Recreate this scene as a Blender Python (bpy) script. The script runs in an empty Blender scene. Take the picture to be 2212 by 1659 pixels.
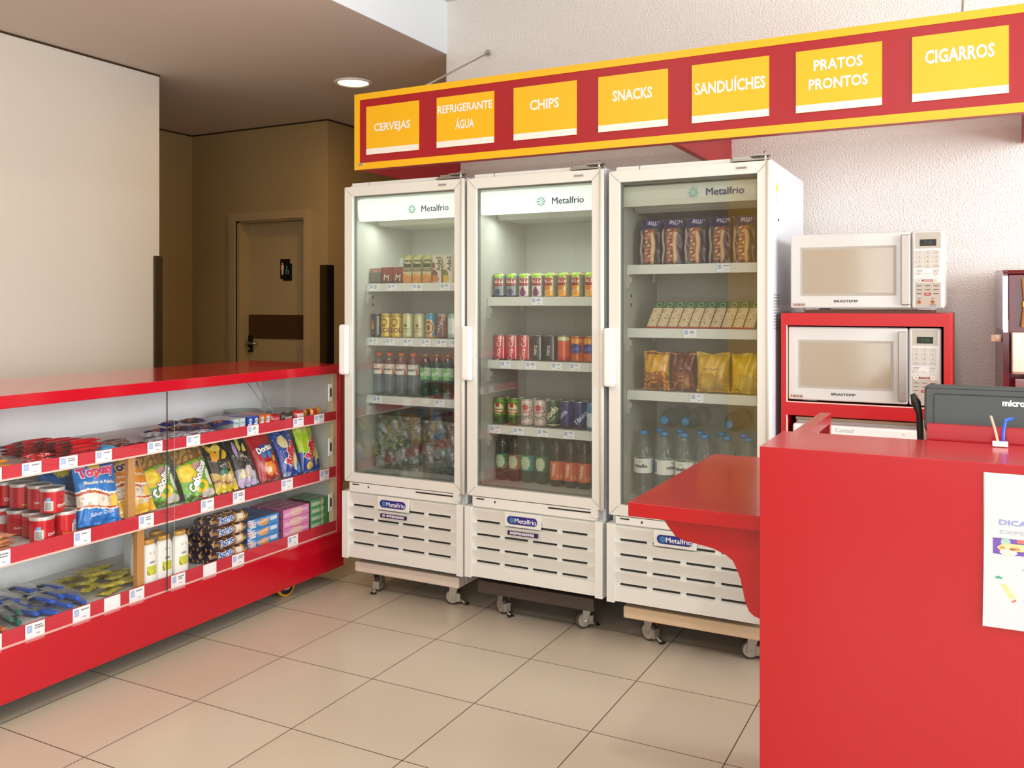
import bpy, bmesh, math, random
from mathutils import Vector, Matrix
R = math.radians
sc = bpy.context.scene
COL = sc.collection
# ------------------------------------------------------------------ camera, world, lights
cd = bpy.data.cameras.new('camera'); cam = bpy.data.objects.new('camera', cd); COL.objects.link(cam)
cam.location = (0, 0, 1.43); cam.rotation_euler = (R(90), 0, R(27.68))
cd.sensor_width = 36; cd.lens = 36*1917.7/2212; cd.shift_y = -0.0777; cd.clip_start = .05
sc.camera = cam
sc.view_settings.view_transform = 'Standard'; sc.view_settings.look = 'None'
sc.view_settings.gamma = 1; sc.view_settings.use_curve_mapping = False
sc.view_settings.exposure = 0.0
sc.cycles.transparent_max_bounces = 32
sc.cycles.diffuse_bounces = 5
sc.cycles.sample_clamp_indirect = 6
W = bpy.data.worlds.new('daylight'); sc.world = W; W.use_nodes = True
_n = W.node_tree.nodes; _l = W.node_tree.links
_bg = _n['Background']; _bg.inputs['Strength'].default_value = 1.0
_tc = _n.new('ShaderNodeTexCoord'); _sx = _n.new('ShaderNodeSeparateXYZ'); _rp = _n.new('ShaderNodeValToRGB')
_l.new(_tc.outputs['Generated'], _sx.inputs[0]); _l.new(_sx.outputs['Z'], _rp.inputs[0]); _l.new(_rp.outputs[0], _bg.inputs['Color'])
_rp.color_ramp.elements[0].position = 0.0; _rp.color_ramp.elements[0].color = (.92, .90, .86, 1)
_rp.color_ramp.elements[1].position = 0.55; _rp.color_ramp.elements[1].color = (.78, .88, 1.0, 1)

def area(name, loc, rot, sx, sy, power, col, spread=180):
    d = bpy.data.lights.new(name, 'AREA'); d.shape = 'RECTANGLE'; d.size = sx; d.size_y = sy
    d.energy = power; d.color = col; d.spread = R(spread)
    o = bpy.data.objects.new(name, d); COL.objects.link(o); o.location = loc; o.rotation_euler = rot
    return o
# daylight through the shop front (behind the camera) and the window in the right-hand wall
area('window_light', (.95, -3.3, 1.75), (R(90), 0, 0), 4.2, 2.3, 118, (.965, .985, 1))
area('window_light', (3.45, 1.85, 1.75), (R(90), 0, R(90)), 4.4, 2.2, 320, (.91, .96, 1))
for _x, _y in ((-2.0, .9), (-.2, .9), (-2.0, -1.2), (-.2, -1.2)):
    _d = bpy.data.lights.new('ceiling_spot', 'AREA'); _d.shape = 'DISK'; _d.size = .16; _d.energy = 20; _d.color = (1, .95, .88)
    _o = bpy.data.objects.new('ceiling_spot', _d); COL.objects.link(_o); _o.location = (_x, _y, 3.18)

# ------------------------------------------------------------------ colours and materials
def lin(h):
    if not isinstance(h, str): return tuple(h)
    h = h.lstrip('#'); out = []
    for i in (0, 2, 4):
        c = int(h[i:i+2], 16)/255
        out.append(c/12.92 if c <= .04045 else ((c+.055)/1.055)**2.4)
    return tuple(out)
MATS = {}
def pmat(name, col, rough=.5, metal=0, spec=.5, emit=None, es=0, coat=0, bump=None):
    m = bpy.data.materials.new(name); m.use_nodes = True; b = m.node_tree.nodes['Principled BSDF']
    b.inputs['Base Color'].default_value = (*lin(col), 1); b.inputs['Roughness'].default_value = rough
    b.inputs['Metallic'].default_value = metal; b.inputs['Specular IOR Level'].default_value = spec
    if emit: b.inputs['Emission Color'].default_value = (*lin(emit), 1); b.inputs['Emission Strength'].default_value = es
    if coat: b.inputs['Coat Weight'].default_value = coat; b.inputs['Coat Roughness'].default_value = .08
    if bump:
        sc_, st, det = bump; nt = m.node_tree
        t = nt.nodes.new('ShaderNodeTexCoord'); n = nt.nodes.new('ShaderNodeTexNoise'); bp = nt.nodes.new('ShaderNodeBump')
        n.inputs['Scale'].default_value = sc_; n.inputs['Detail'].default_value = det
        bp.inputs['Strength'].default_value = st; bp.inputs['Distance'].default_value = .01
        nt.links.new(t.outputs['Object'], n.inputs['Vector']); nt.links.new(n.outputs['Fac'], bp.inputs['Height'])
        nt.links.new(bp.outputs['Normal'], b.inputs['Normal'])
    MATS[name] = m; return m
def print_mat(name, rough, metal=0, coat=0, bump=0):
    m = pmat(name, '#ffffff', rough, metal, coat=coat); nt = m.node_tree
    a = nt.nodes.new('ShaderNodeVertexColor'); a.layer_name = 'ink'
    b = nt.nodes['Principled BSDF']
    nt.links.new(a.outputs['Color'], b.inputs['Base Color'])
    if bump:
        t = nt.nodes.new('ShaderNodeTexCoord'); n = nt.nodes.new('ShaderNodeTexNoise'); bp = nt.nodes.new('ShaderNodeBump')
        n.inputs['Scale'].default_value = 38; n.inputs['Detail'].default_value = 3
        bp.inputs['Strength'].default_value = bump; bp.inputs['Distance'].default_value = .01
        nt.links.new(t.outputs['Object'], n.inputs['Vector']); nt.links.new(n.outputs['Fac'], bp.inputs['Height'])
        nt.links.new(bp.outputs['Normal'], b.inputs['Normal'])
    return m
def glass_mat(name, tint, refl=1.0, rough=0.0, ior=1.5, haze=0.0, hazecol='#e8ece8'):
    m = bpy.data.materials.new(name); m.use_nodes = True; nt = m.node_tree; nt.nodes.clear()
    o = nt.nodes.new('ShaderNodeOutputMaterial'); tr = nt.nodes.new('ShaderNodeBsdfTransparent'); gl = nt.nodes.new('ShaderNodeBsdfGlossy')
    mx = nt.nodes.new('ShaderNodeMixShader'); ge = nt.nodes.new('ShaderNodeNewGeometry'); dt = nt.nodes.new('ShaderNodeVectorMath'); dt.operation = 'DOT_PRODUCT'
    nt.links.new(ge.outputs['Incoming'], dt.inputs[0]); nt.links.new(ge.outputs['Normal'], dt.inputs[1])
    def M(op, a, bb=0.0):
        n = nt.nodes.new('ShaderNodeMath'); n.operation = op
        for i, q in enumerate((a, bb)):
            if isinstance(q, (int, float)): n.inputs[i].default_value = q
            else: nt.links.new(q, n.inputs[i])
        return n
    f0 = ((ior-1)/(ior+1))**2
    g = M('SUBTRACT', 1.0, M('ABSOLUTE', dt.outputs['Value']).outputs[0])
    sch = M('ADD', f0, M('MULTIPLY', 1-f0, M('POWER', g.outputs[0], 5.0).outputs[0]).outputs[0])
    mu = M('MULTIPLY', sch.outputs[0], refl); mu.use_clamp = True
    tr.inputs['Color'].default_value = (*lin(tint), 1); gl.inputs['Roughness'].default_value = rough
    nt.links.new(mu.outputs[0], mx.inputs[0])
    src = tr.outputs[0]
    if haze:
        df = nt.nodes.new('ShaderNodeBsdfDiffuse'); df.inputs['Color'].default_value = (*lin(hazecol), 1)
        m2 = nt.nodes.new('ShaderNodeMixShader'); m2.inputs[0].default_value = haze
        nt.links.new(tr.outputs[0], m2.inputs[1]); nt.links.new(df.outputs[0], m2.inputs[2]); src = m2.outputs[0]
    nt.links.new(src, mx.inputs[1]); nt.links.new(gl.outputs[0], mx.inputs[2]); nt.links.new(mx.outputs[0], o.inputs[0])
    MATS[name] = m; return m

pmat('red_case', '#b8061e', .16, coat=.35); pmat('red_counter', '#a60e17', .27, spec=.4, coat=.2, bump=(300, .02, 2)); pmat('red_sign', '#a00816', .42); pmat('red_lip', '#c42034', .5)
pmat('red_cabinet', '#b60a10', .4); pmat('red_cream_edge', '#f0c8bc', .6)
pmat('yellow_sign', '#eab206', .4); pmat('white_sign', '#e8e5da', .45)
pmat('wall_paint', '#d2cabd', .85, bump=(220, .12, 4)); pmat('plaster', '#ece8e2', .8, bump=(130, .7, 4)); pmat('ceiling_paint', '#d6cbc0', .9)
pmat('bulkhead_paint', '#dce2e6', .9)
pmat('corridor_dim_cream', '#ab9264', .85, bump=(150, .1, 3)); pmat('guard', '#3a2a14', .4); pmat('guard_black', '#120d08', .35)  # corridor walls are cream; dim warm light is put into their colour
pmat('door_paint', '#b49b70', .6); pmat('kick', '#4a3016', .45)
pmat('fridge_white', '#e2e2db', .3, bump=(12, .015, 2)); pmat('fridge_side', '#d3d7dd', .35); pmat('liner', '#b9b7ab', .45); pmat('frame_white', '#dcdbd2', .28)
pmat('gasket', '#6c6f66', .6); pmat('black', '#080706', .5); pmat('dark', '#1b1816', .5); pmat('grey', '#8a8a88', .5)
pmat('chrome', '#c8c8c6', .18, 1); pmat('steel', '#a9a7a0', .35, 1); pmat('zinc', '#b4b0a4', .4, .7)
pmat('dolly_white', '#d8cbbd', .6, bump=(60, .1, 3)); pmat('dolly_dark', '#463a32', .6); pmat('dolly_tan', '#d9bf9d', .6, bump=(60, .1, 3))
pmat('wheel_grey', '#a39c8c', .4); pmat('tyre', '#4a4440', .7); pmat('wheel_black', '#100f0e', .45); pmat('tyre_yellow', '#e0a01c', .5)
pmat('white_plastic', '#f0efec', .3); pmat('mw_white', '#c9c8c4', .22, coat=.4); pmat('mw_panel', '#a9a296', .4); pmat('mw_key', '#ddd6ca', .4)
pmat('mw_window', '#a59884', .12, coat=.6); pmat('mw_handle', '#a29a92', .3, .7); pmat('display', '#10120a', .15)
pmat('board_brown', '#5a2f1a', .5); pmat('case_white', '#f0f4f3', .5); pmat('case_end', '#dcdfd6', .5); pmat('shelf_grey', '#d6d6d0', .45); pmat('wood', '#c08a4c', .5)
pmat('wood_pale', '#dcc8a0', .5)
pmat('plastic_grey', '#3d4344', .5, bump=(400, .05, 2)); pmat('lcd', '#0c1014', .2)
pmat('burgundy', '#5c0712', .25, coat=.3); pmat('cream', '#e6dcc8', .4); pmat('silver', '#c9c9cf', .3, .6)
pmat('paper', '#c2c7cb', .6); pmat('cable_blue', '#1c5cf0', .4); pmat('cable_beige', '#c8b6a0', .5)
pmat('header_lit', '#e8f0e6', .4, emit='#f8fff6', es=.75); pmat('header_off', '#dcdccb', .4)
pmat('lamp_glow', '#fff2d0', .5, emit='#ffe2a8', es=14)
pmat('ground', '#9a958c', .9)
print_mat('ink_paper', .5); print_mat('ink_foil', .26, coat=.35, bump=.25); print_mat('ink_can', .28, .25, coat=.2); print_mat('ink_gloss', .25, coat=.3)
pmat('rim', '#d4d2cc', .35, .5); pmat('can_top', '#b9b8b4', .3, .8)
glass_mat('door_glass', '#f6f9f8', 1.8, 0.0, 1.5, .006, '#dfe8e4'); glass_mat('case_glass', '#fefefe', .65, 0.0, 1.45, .004)
glass_mat('pet', '#e3ebe8', 1.6, .05, 1.4, .10, '#cfd6d4'); glass_mat('pet_green', '#4f9a6c', 1.6, .05, 1.4, .25, '#1e6a44'); glass_mat('film', '#f2f4f5', 2.5, .12, 1.4, .06, '#c4ccca')
pmat('tea', '#1e120c', .15); pmat('pet_smoke', '#5c6a5c', .15)
glass_mat('clear_edge', '#dbe8e2', 2.5, .02, 1.45, .25, '#e8f0ec')

# floor tiles: 45 cm squares with thin dark joints
def floor_mat():
    m = pmat('floor_tile', '#c8bba8', .3, spec=.5); nt = m.node_tree; N = nt.nodes; L = nt.links; b = N['Principled BSDF']
    tc = N.new('ShaderNodeTexCoord'); sx = N.new('ShaderNodeSeparateXYZ'); L.new(tc.outputs['Object'], sx.inputs[0])
    def M(op, a, bb=None):
        n = N.new('ShaderNodeMath'); n.operation = op
        for i, q in enumerate((a, bb)):
            if q is None: continue
            if isinstance(q, (int, float)): n.inputs[i].default_value = q
            else: L.new(q, n.inputs[i])
        return n.outputs[0]
    ds = []; ids = []
    for ax, off in (('X', -2.948), ('Y', 1.855)):
        t = M('DIVIDE', M('SUBTRACT', sx.outputs[ax], off), .45)
        ids.append(M('FLOOR', t)); ds.append(M('PINGPONG', t, .5))
    d = M('MINIMUM', ds[0], ds[1]); joint = M('LESS_THAN', d, .0042)
    cx = N.new('ShaderNodeCombineXYZ'); L.new(ids[0], cx.inputs[0]); L.new(ids[1], cx.inputs[1])
    wn = N.new('ShaderNodeTexWhiteNoise'); wn.noise_dimensions = '2D'; L.new(cx.outputs[0], wn.inputs['Vector'])
    ns = N.new('ShaderNodeTexNoise'); ns.inputs['Scale'].default_value = 3; ns.inputs['Detail'].default_value = 6; L.new(tc.outputs['Object'], ns.inputs['Vector'])
    r = N.new('ShaderNodeValToRGB'); r.color_ramp.elements[0].color = (*lin('#bdb09b'), 1); r.color_ramp.elements[1].color = (*lin('#c9beac'), 1)
    L.new(M('ADD', M('MULTIPLY', wn.outputs['Value'], .35), M('MULTIPLY', ns.outputs['Fac'], .65)), r.inputs[0])
    mx = N.new('ShaderNodeMix'); mx.data_type = 'RGBA'; mx.inputs[7].default_value = (*lin('#4a3a2a'), 1)
    L.new(joint, mx.inputs[0]); L.new(r.outputs[0], mx.inputs[6]); L.new(mx.outputs[2], b.inputs['Base Color'])
    L.new(M('ADD', M('MULTIPLY', joint, .4), M('ADD', .2, M('MULTIPLY', ns.outputs['Fac'], .10))), b.inputs['Roughness'])
    bp = N.new('ShaderNodeBump'); bp.inputs['Strength'].default_value = .4; bp.inputs['Distance'].default_value = .002; bp.invert = True
    L.new(joint, bp.inputs['Height']); L.new(bp.outputs['Normal'], b.inputs['Normal'])
floor_mat()

# ------------------------------------------------------------------ mesh helpers
TEXT = {}
def text_tris(s, bold=0.0):
    if 'M' in s: bold = 0.0
    k = (s, bold)
    if k not in TEXT:
        cu = bpy.data.curves.new('t', 'FONT'); cu.body = s; cu.align_x = 'CENTER'; cu.align_y = 'CENTER'; cu.resolution_u = 2; cu.offset = bold; cu.size = 1
        ob = bpy.data.objects.new('t', cu); me = bpy.data.meshes.new_from_object(ob)
        v = [(p.co.x, p.co.y) for p in me.vertices]; me.calc_loop_triangles(); t = [tuple(x.vertices) for x in me.loop_triangles]
        bpy.data.objects.remove(ob); bpy.data.curves.remove(cu); bpy.data.meshes.remove(me)
        xs = [p[0] for p in v]; ys = [p[1] for p in v]; cx = (min(xs)+max(xs))/2; cy = (min(ys)+max(ys))/2
        TEXT[k] = ([(x-cx, y-cy) for x, y in v], t, max(xs)-min(xs), max(ys)-min(ys))
    return TEXT[k]
class MB:
    def __init__(s): s.v = []; s.f = []; s.m = []; s.c = []; s.sm = []; s.T = None
    def add(s, p):
        if s.T is not None: p = s.T @ Vector(p)
        s.v.append(tuple(p)); return len(s.v)-1
    def face(s, idx, mat, col=(1, 1, 1), smooth=False): s.f.append(tuple(idx)); s.m.append(mat); s.c.append(lin(col)); s.sm.append(smooth)
    def poly(s, pts, mat, col=(1, 1, 1), smooth=False): s.face([s.add(p) for p in pts], mat, col, smooth)
    def box(s, x0, x1, y0, y1, z0, z1, mat, col=(1, 1, 1), skip=()):
        i = [s.add(p) for p in ((x0, y0, z0), (x1, y0, z0), (x1, y1, z0), (x0, y1, z0), (x0, y0, z1), (x1, y0, z1), (x1, y1, z1), (x0, y1, z1))]
        for n, q in (('b', (3, 2, 1, 0)), ('t', (4, 5, 6, 7)), ('f', (0, 1, 5, 4)), ('r', (1, 2, 6, 5)), ('k', (2, 3, 7, 6)), ('l', (3, 0, 4, 7))):
            if n not in skip: s.face([i[k] for k in q], mat, col)
    def prism(s, pts, a0, a1, axis, mat, col=(1, 1, 1), smooth=False):
        def P(p, a): return {'x': (a, p[0], p[1]), 'y': (p[0], a, p[1]), 'z': (p[0], p[1], a)}[axis]
        A = [s.add(P(p, a0)) for p in pts]; B = [s.add(P(p, a1)) for p in pts]; n = len(pts)
        for k in range(n): s.face((A[k], A[(k+1) % n], B[(k+1) % n], B[k]), mat, col, smooth)
        s.face(A[::-1], mat, col); s.face(B, mat, col)
    def lathe(s, prof, seg, mat, col=(1, 1, 1), cols=None, cx=0, cy=0, cap0=True, cap1=True, mats=None, z0=0):
        rings = []
        for r, z in prof:
            rings.append([s.add((cx+r*math.sin(2*math.pi*k/seg), cy-r*math.cos(2*math.pi*k/seg), z+z0)) for k in range(seg)])
        for j in range(len(prof)-1):
            for k in range(seg):
                c = cols(((k+.5)/seg+.5) % 1.0, j) if cols else col
                s.face((rings[j][k], rings[j][(k+1) % seg], rings[j+1][(k+1) % seg], rings[j+1][k]), mats[j] if mats else mat, c, True)
        if cap0: s.face(rings[0][::-1], mats[0] if mats else mat, col)
        if cap1: s.face(rings[-1], mats[-1] if mats else mat, col)
    def tube(s, pts, r, seg, mat, col=(1, 1, 1)):
        pts = [Vector(p) for p in pts]; rings = []
        for i, p in enumerate(pts):
            d = (pts[min(i+1, len(pts)-1)]-pts[max(i-1, 0)]).normalized()
            u = d.orthogonal().normalized() if i == 0 else (u-d*u.dot(d)).normalized()
            w = d.cross(u); rr = r[i] if isinstance(r, (list, tuple)) else r
            rings.append([s.add(p+rr*(u*math.cos(2*math.pi*k/seg)+w*math.sin(2*math.pi*k/seg))) for k in range(seg)])
        for j in range(len(rings)-1):
            for k in range(seg): s.face((rings[j][k], rings[j][(k+1) % seg], rings[j+1][(k+1) % seg], rings[j+1][k]), mat, col, True)
        s.face(rings[0][::-1], mat, col); s.face(rings[-1], mat, col)
    def disc(s, cx, cz, y, rx, rz, mat, col=(1, 1, 1), n=20, inner=0):   # facing -Y
        P = lambda k, f: (cx+rx*f*math.cos(2*math.pi*k/n), y, cz+rz*f*math.sin(2*math.pi*k/n))
        if not inner: s.poly([P(k, 1) for k in range(n)], mat, col)
        else:
            for k in range(n): s.poly([P(k, 1), P(k+1, 1), P(k+1, inner), P(k, inner)], mat, col)
    def grid(s, P, nu, nv, mat, col, smooth=True, flip=False):
        I = [[s.add(P(i/nu, j/nv)) for i in range(nu+1)] for j in range(nv+1)]
        for j in range(nv):
            for i in range(nu):
                q = (I[j][i], I[j][i+1], I[j+1][i+1], I[j+1][i])
                s.face(q[::-1] if flip else q, mat, col((i+.5)/nu, (j+.5)/nv) if callable(col) else col, smooth)
    def text(s, body, P, cu, cv, size, mat, col, rot=0, sx=1.0, bold=0.0, fit=None, maxe=None):
        """letters laid on the surface P(a, b) -> point, centred at (cu, cv) in metres"""
        v, t, w, h = text_tris(body, bold); k = size; kx = size*sx
        if fit: kx = fit/w
        ca, sa = math.cos(R(rot)), math.sin(R(rot))
        Q = [(x*kx, y*k) for x, y in v]; Q = [(cu+x*ca-y*sa, cv+x*sa+y*ca) for x, y in Q]
        tri = [tuple(Q[i] for i in q) for q in t]
        if maxe:
            out = []
            st = list(tri)
            while st:
                a, b, c = st.pop()
                e = [(abs(a[0]-b[0]), 0), (abs(b[0]-c[0]), 1), (abs(c[0]-a[0]), 2)]; mx = max(e)
                if mx[0] > maxe:
                    if mx[1] == 1: a, b, c = b, c, a
                    elif mx[1] == 2: a, b, c = c, a, b
                    mid = ((a[0]+b[0])/2, (a[1]+b[1])/2); st += [(a, mid, c), (mid, b, c)]
                else: out.append((a, b, c))
            tri = out
        for q in tri: s.face([s.add(P(*p)) for p in q], mat, col)
    def build(s, name, parent=None, loc=(0, 0, 0), rz=0, bevel=0, seg=2, rot=None):
        me = bpy.data.meshes.new(name); me.from_pydata(s.v, [], s.f)
        names = []
        for x in s.m:
            if x not in names: names.append(x); me.materials.append(MATS[x])
        me.polygons.foreach_set('material_index', [names.index(x) for x in s.m]); me.polygons.foreach_set('use_smooth', s.sm)
        if any(x.startswith('ink') for x in names):
            a = me.color_attributes.new('ink', 'FLOAT_COLOR', 'CORNER'); flat = []
            for f, c in zip(s.f, s.c): flat += [c[0], c[1], c[2], 1.0]*len(f)
            a.data.foreach_set('color', flat)
        me.update()
        o = bpy.data.objects.new(name, me); COL.objects.link(o); o.location = loc
        o.rotation_euler = rot if rot else (0, 0, rz)
        if parent: o.parent = parent
        if bevel:
            b = o.modifiers.new('bevel', 'BEVEL'); b.width = bevel; b.segments = seg; b.limit_method = 'ANGLE'; b.angle_limit = R(40)
        return o
def tag(o, label=None, cat=None, group=None, kind=None):
    if label: o['label'] = label
    if cat: o['category'] = cat
    if group: o['group'] = group
    if kind: o['kind'] = kind
    return o
def empty(name, loc, label, cat, group=None, rz=0):
    o = bpy.data.objects.new(name, None); COL.objects.link(o); o.location = loc; o.rotation_euler = (0, 0, rz); o.empty_display_size = .05
    return tag(o, label, cat, group)
def dup(root, loc, rz=None, label=None, group=None):
    r = root.copy(); COL.objects.link(r); r.location = loc
    if rz is not None: r.rotation_euler = (0, 0, rz)
    tag(r, label, None, group)
    for ch in list(root.children):
        c = ch.copy(); COL.objects.link(c); c.parent = r
        for g in list(ch.children):
            d = g.copy(); COL.objects.link(d); d.parent = c
    return r
def bx(name, x0, x1, y0, y1, z0, z1, mat, parent=None, bevel=0, loc=(0, 0, 0)):
    m = MB(); m.box(x0, x1, y0, y1, z0, z1, mat); return m.build(name, parent, loc, bevel=bevel)
def struct(o, label): return tag(o, label, 'structure', kind='structure')
def cyl_P(r, cy=0, cx=0, off=.0006): return lambda a, b: (cx+(r+off)*math.sin(a/r), cy-(r+off)*math.cos(a/r), b)
def flat_P(y): return lambda a, b: (a, y, b)
ORD = ['first', 'second', 'third', 'fourth', 'fifth', 'sixth', 'seventh', 'eighth', 'ninth', 'tenth', 'eleventh', 'twelfth']

# ------------------------------------------------------------------ the setting
struct(bx('floor', -6.2, 4.0, -3.6, 8.2, -.08, 0, 'floor_tile'), 'beige square floor tiles with thin dark joints')
struct(bx('ground', -30, 30, -34, -3.6, -.14, -.06, 'ground'), 'grey forecourt outside the shop front')
struct(bx('wall_left', -4.75, -4.6, -3.5, 3.95, 0, 3.0, 'wall_paint'), 'cream left wall behind the display case')
struct(bx('wall_back', -2.74, 3.5, 4.4, 4.55, 0, 3.25, 'plaster'), 'rough white plaster wall behind the refrigerators')
struct(bx('wall_partition', -2.74, -2.6, 4.55, 8.0, 0, 2.95, 'corridor_dim_cream'), 'corridor side of the plaster wall')
struct(bx('end_wall', -4.5, -2.6, 8.0, 8.15, 0, 2.95, 'corridor_dim_cream'), 'far end of the corridor')
struct(bx('ceiling', -6.2, -2.745, -3.5, 8.15, 2.886, 3.0, 'ceiling_paint'), 'lower ceiling over the corridor and display case')
struct(bx('trim_1', -2.745, -2.735, -3.5, 4.4, 2.886, 3.2, 'bulkhead_paint'), 'white bulkhead between the lower and upper ceilings')
struct(bx('ceiling_upper', -2.9, 3.6, -3.5, 4.55, 3.19, 3.3, 'ceiling_paint'), 'upper ceiling')
# corridor: wall with the restroom door, and the walls either side
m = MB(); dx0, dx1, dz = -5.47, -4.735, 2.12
m.box(-6.0, dx0, 5.5, 5.66, 0, 2.95, 'corridor_dim_cream'); m.box(dx1, -4.52, 5.5, 5.66, 0, 2.95, 'corridor_dim_cream'); m.box(dx0, dx1, 5.5, 5.66, dz, 2.95, 'corridor_dim_cream')
m.box(-4.66, -4.52, 5.66, 8.15, 0, 2.95, 'corridor_dim_cream')
struct(m.build('corridor_wall'), 'cream corridor wall with the restroom door, toned tan for the dim warm light')
struct(bx('passage_wall', -6.15, -6.0, 2.0, 5.66, 0, 2.95, 'corridor_dim_cream'), 'cream wall at the left end of the corridor, toned tan for the dim warm light')
struct(bx('recess_wall', -6.0, -4.75, 1.9, 2.0, 0, 2.95, 'corridor_dim_cream'), 'closing wall of the side passage')
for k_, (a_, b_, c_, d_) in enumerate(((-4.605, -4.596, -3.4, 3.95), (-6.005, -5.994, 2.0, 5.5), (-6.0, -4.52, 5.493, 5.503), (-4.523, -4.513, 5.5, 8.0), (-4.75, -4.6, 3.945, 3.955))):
    struct(bx('trim_%d' % (5+k_), a_, b_, c_, d_, 2.874, 2.886, 'guard'), 'dark strip coloured as the shade in the gap between wall and ceiling')  # solid dark strips paint the shade along the wall tops
# corner guards
struct(bx('trim_2', -4.77, -4.585, 3.905, 3.965, 0, 1.737, 'guard', bevel=.003), 'dark brown corner guard on the end of the left wall')
m = MB(); m.box(-4.585, -4.512, 5.485, 5.5, 0, 1.74, 'guard'); m.box(-4.52, -4.505, 5.485, 5.56, 0, 1.74, 'guard_black')
struct(m.build('trim_3', bevel=.002), 'black corner guard at the corridor corner')
# door
d1 = empty('door_1', (0, 0, 0), 'tan restroom door with a dark kick band', 'door'); d1['kind'] = 'structure'
bx('door_leaf', dx0+.03, dx1, 5.60, 5.64, 0, dz-.01, 'door_paint', d1)
m = MB()
for g_, y0 in ((.095, 5.478), (.06, 5.466)):
    m.box(dx0-g_, dx0, y0, 5.5, 0, dz, 'door_paint'); m.box(dx1, dx1+g_*.55, y0, 5.5, 0, dz, 'door_paint'); m.box(dx0-g_, dx1+g_*.55, y0, 5.5, dz, dz+g_*.72, 'door_paint')
m.box(dx0, dx0+.03, 5.49, 5.64, 0, dz, 'door_paint'); m.box(dx0, dx1, 5.49, 5.64, dz-.012, dz, 'door_paint')
m.build('door_frame', d1)
bx('kick_band', dx0+.032, dx1, 5.592, 5.6, 1.145, 1.345, 'kick', d1)
m = MB(); m.box(dx0+.035, dx0+.075, 5.582, 5.6, 1.03, 1.17, 'guard_black'); m.T = Matrix.Translation((dx0+.06, 5.575, 1.11)) @ Matrix.Rotation(R(90), 4, 'X')
m.lathe([(.017, 0), (.017, .03), (.012, .035), (.012, .045)], 14, 'chrome'); m.T = None
m.tube([(dx0+.06, 5.545, 1.11), (dx0+.09, 5.535, 1.108), (dx0+.165, 5.54, 1.105)], .011, 8, 'steel'); m.tube([(dx0+.055, 5.585, 1.06), (dx0+.055, 5.56, 1.06)], .011, 8, 'chrome')
m.build('door_handle', d1)
t = empty('restroom_sign', (-5.03, 5.598, 1.72), 'small black restroom pictogram sign on the corridor door', 'sign')
m = MB(); m.box(-.062, .04, -.004, 0, -.08, .083, 'guard_black'); m.box(-.03, .062, -.006, -.002, -.095, .045, 'guard_black'); m.build('plate', t)
m = MB()
m.disc(-.035, .045, -.0075, .008, .008, 'ink_paper', '#e8c8a0', 10)
m.poly([(-.049, -.0075, .034), (-.051, -.0075, -.002), (-.045, -.0075, -.002), (-.045, -.0075, -.045), (-.025, -.0075, -.045), (-.025, -.0075, -.002), (-.019, -.0075, -.002), (-.021, -.0075, .034)], 'ink_paper', '#e8c8a0')
m.disc(.012, .02, -.0075, .007, .007, 'ink_paper', '#4fa8b8', 10); m.disc(.016, -.022, -.0075, .02, .02, 'ink_paper', '#4fa8b8', 16, .7)
m.poly([(.006, -.0076, .012), (.006, -.0076, -.016), (.03, -.0076, -.016), (.036, -.0076, -.038), (.031, -.0076, -.04), (.026, -.0076, -.023), (.014, -.0076, -.022), (.014, -.0076, .012)], 'ink_paper', '#4fa8b8')
m.build('pictogram', t)
# recessed downlight
t = empty('downlight', (-3.626, 4.671, 2.886), 'glowing round downlight recessed in the lower ceiling', 'light')
m = MB(); m.lathe([(.098, -.004), (.112, -.012), (.126, -.004), (.126, 0)], 32, 'white_plastic', cap0=False, cap1=False); m.build('trim_ring', t)
m = MB(); m.lathe([(.1, -.003), (.1, -.001)], 32, 'lamp_glow'); m.build('diffuser', t)
d = bpy.data.lights.new('downlight_glow', 'AREA'); d.shape = 'DISK'; d.size = .2; d.energy = 11; d.color = (1, .66, .30)
o = bpy.data.objects.new('downlight_glow', d); COL.objects.link(o); o.location = (-3.626, 4.671, 2.87)
# shop front behind the camera and window wall to the right (daylight side)
m = MB()
m.box(-4.75, 4, -3.6, -3.45, 2.95, 3.3, 'wall_paint'); m.box(-4.75, -1.25, -3.6, -3.45, 0, 2.95, 'wall_paint'); m.box(3.2, 4, -3.6, -3.45, 0, 2.95, 'wall_paint'); m.box(-1.25, 3.2, -3.6, -3.45, 0, .25, 'wall_paint')
struct(m.build('wall_front'), 'shop front wall behind the viewer')
m = MB()
for x in (-1.22, .25, 1.7, 3.16): m.box(x-.03, x+.03, -3.56, -3.5, .25, 2.95, 'steel')
m.box(-1.25, 3.2, -3.56, -3.5, 2.2, 2.26, 'steel'); struct(bx('trim_4', -2.55, -2.25, -3.45, -3.2, 0, 2.88, 'yellow_sign'), 'unseen yellow column added by the shop front for its reflection in the glass'); struct(m.build('window_1'), 'shop front window mullions')  # yellow column added out of view to reflect in the refrigerator glass
m = MB(); m.box(3.5, 3.65, -3.5, -.4, 0, 3.25, 'wall_paint'); m.box(3.5, 3.65, 4.1, 4.55, 0, 3.25, 'wall_paint'); m.box(3.5, 3.65, -.4, 4.1, 0, .6, 'wall_paint'); m.box(3.5, 3.65, -.4, 4.1, 2.9, 3.25, 'wall_paint')
struct(m.build('wall_right'), 'right-hand wall with a window')
m = MB()
for y in (-.38, 1.1, 2.6, 4.08): m.box(3.54, 3.6, y-.03, y+.03, .6, 2.9, 'steel')
struct(m.build('window_2'), 'right-hand window frame')

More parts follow.
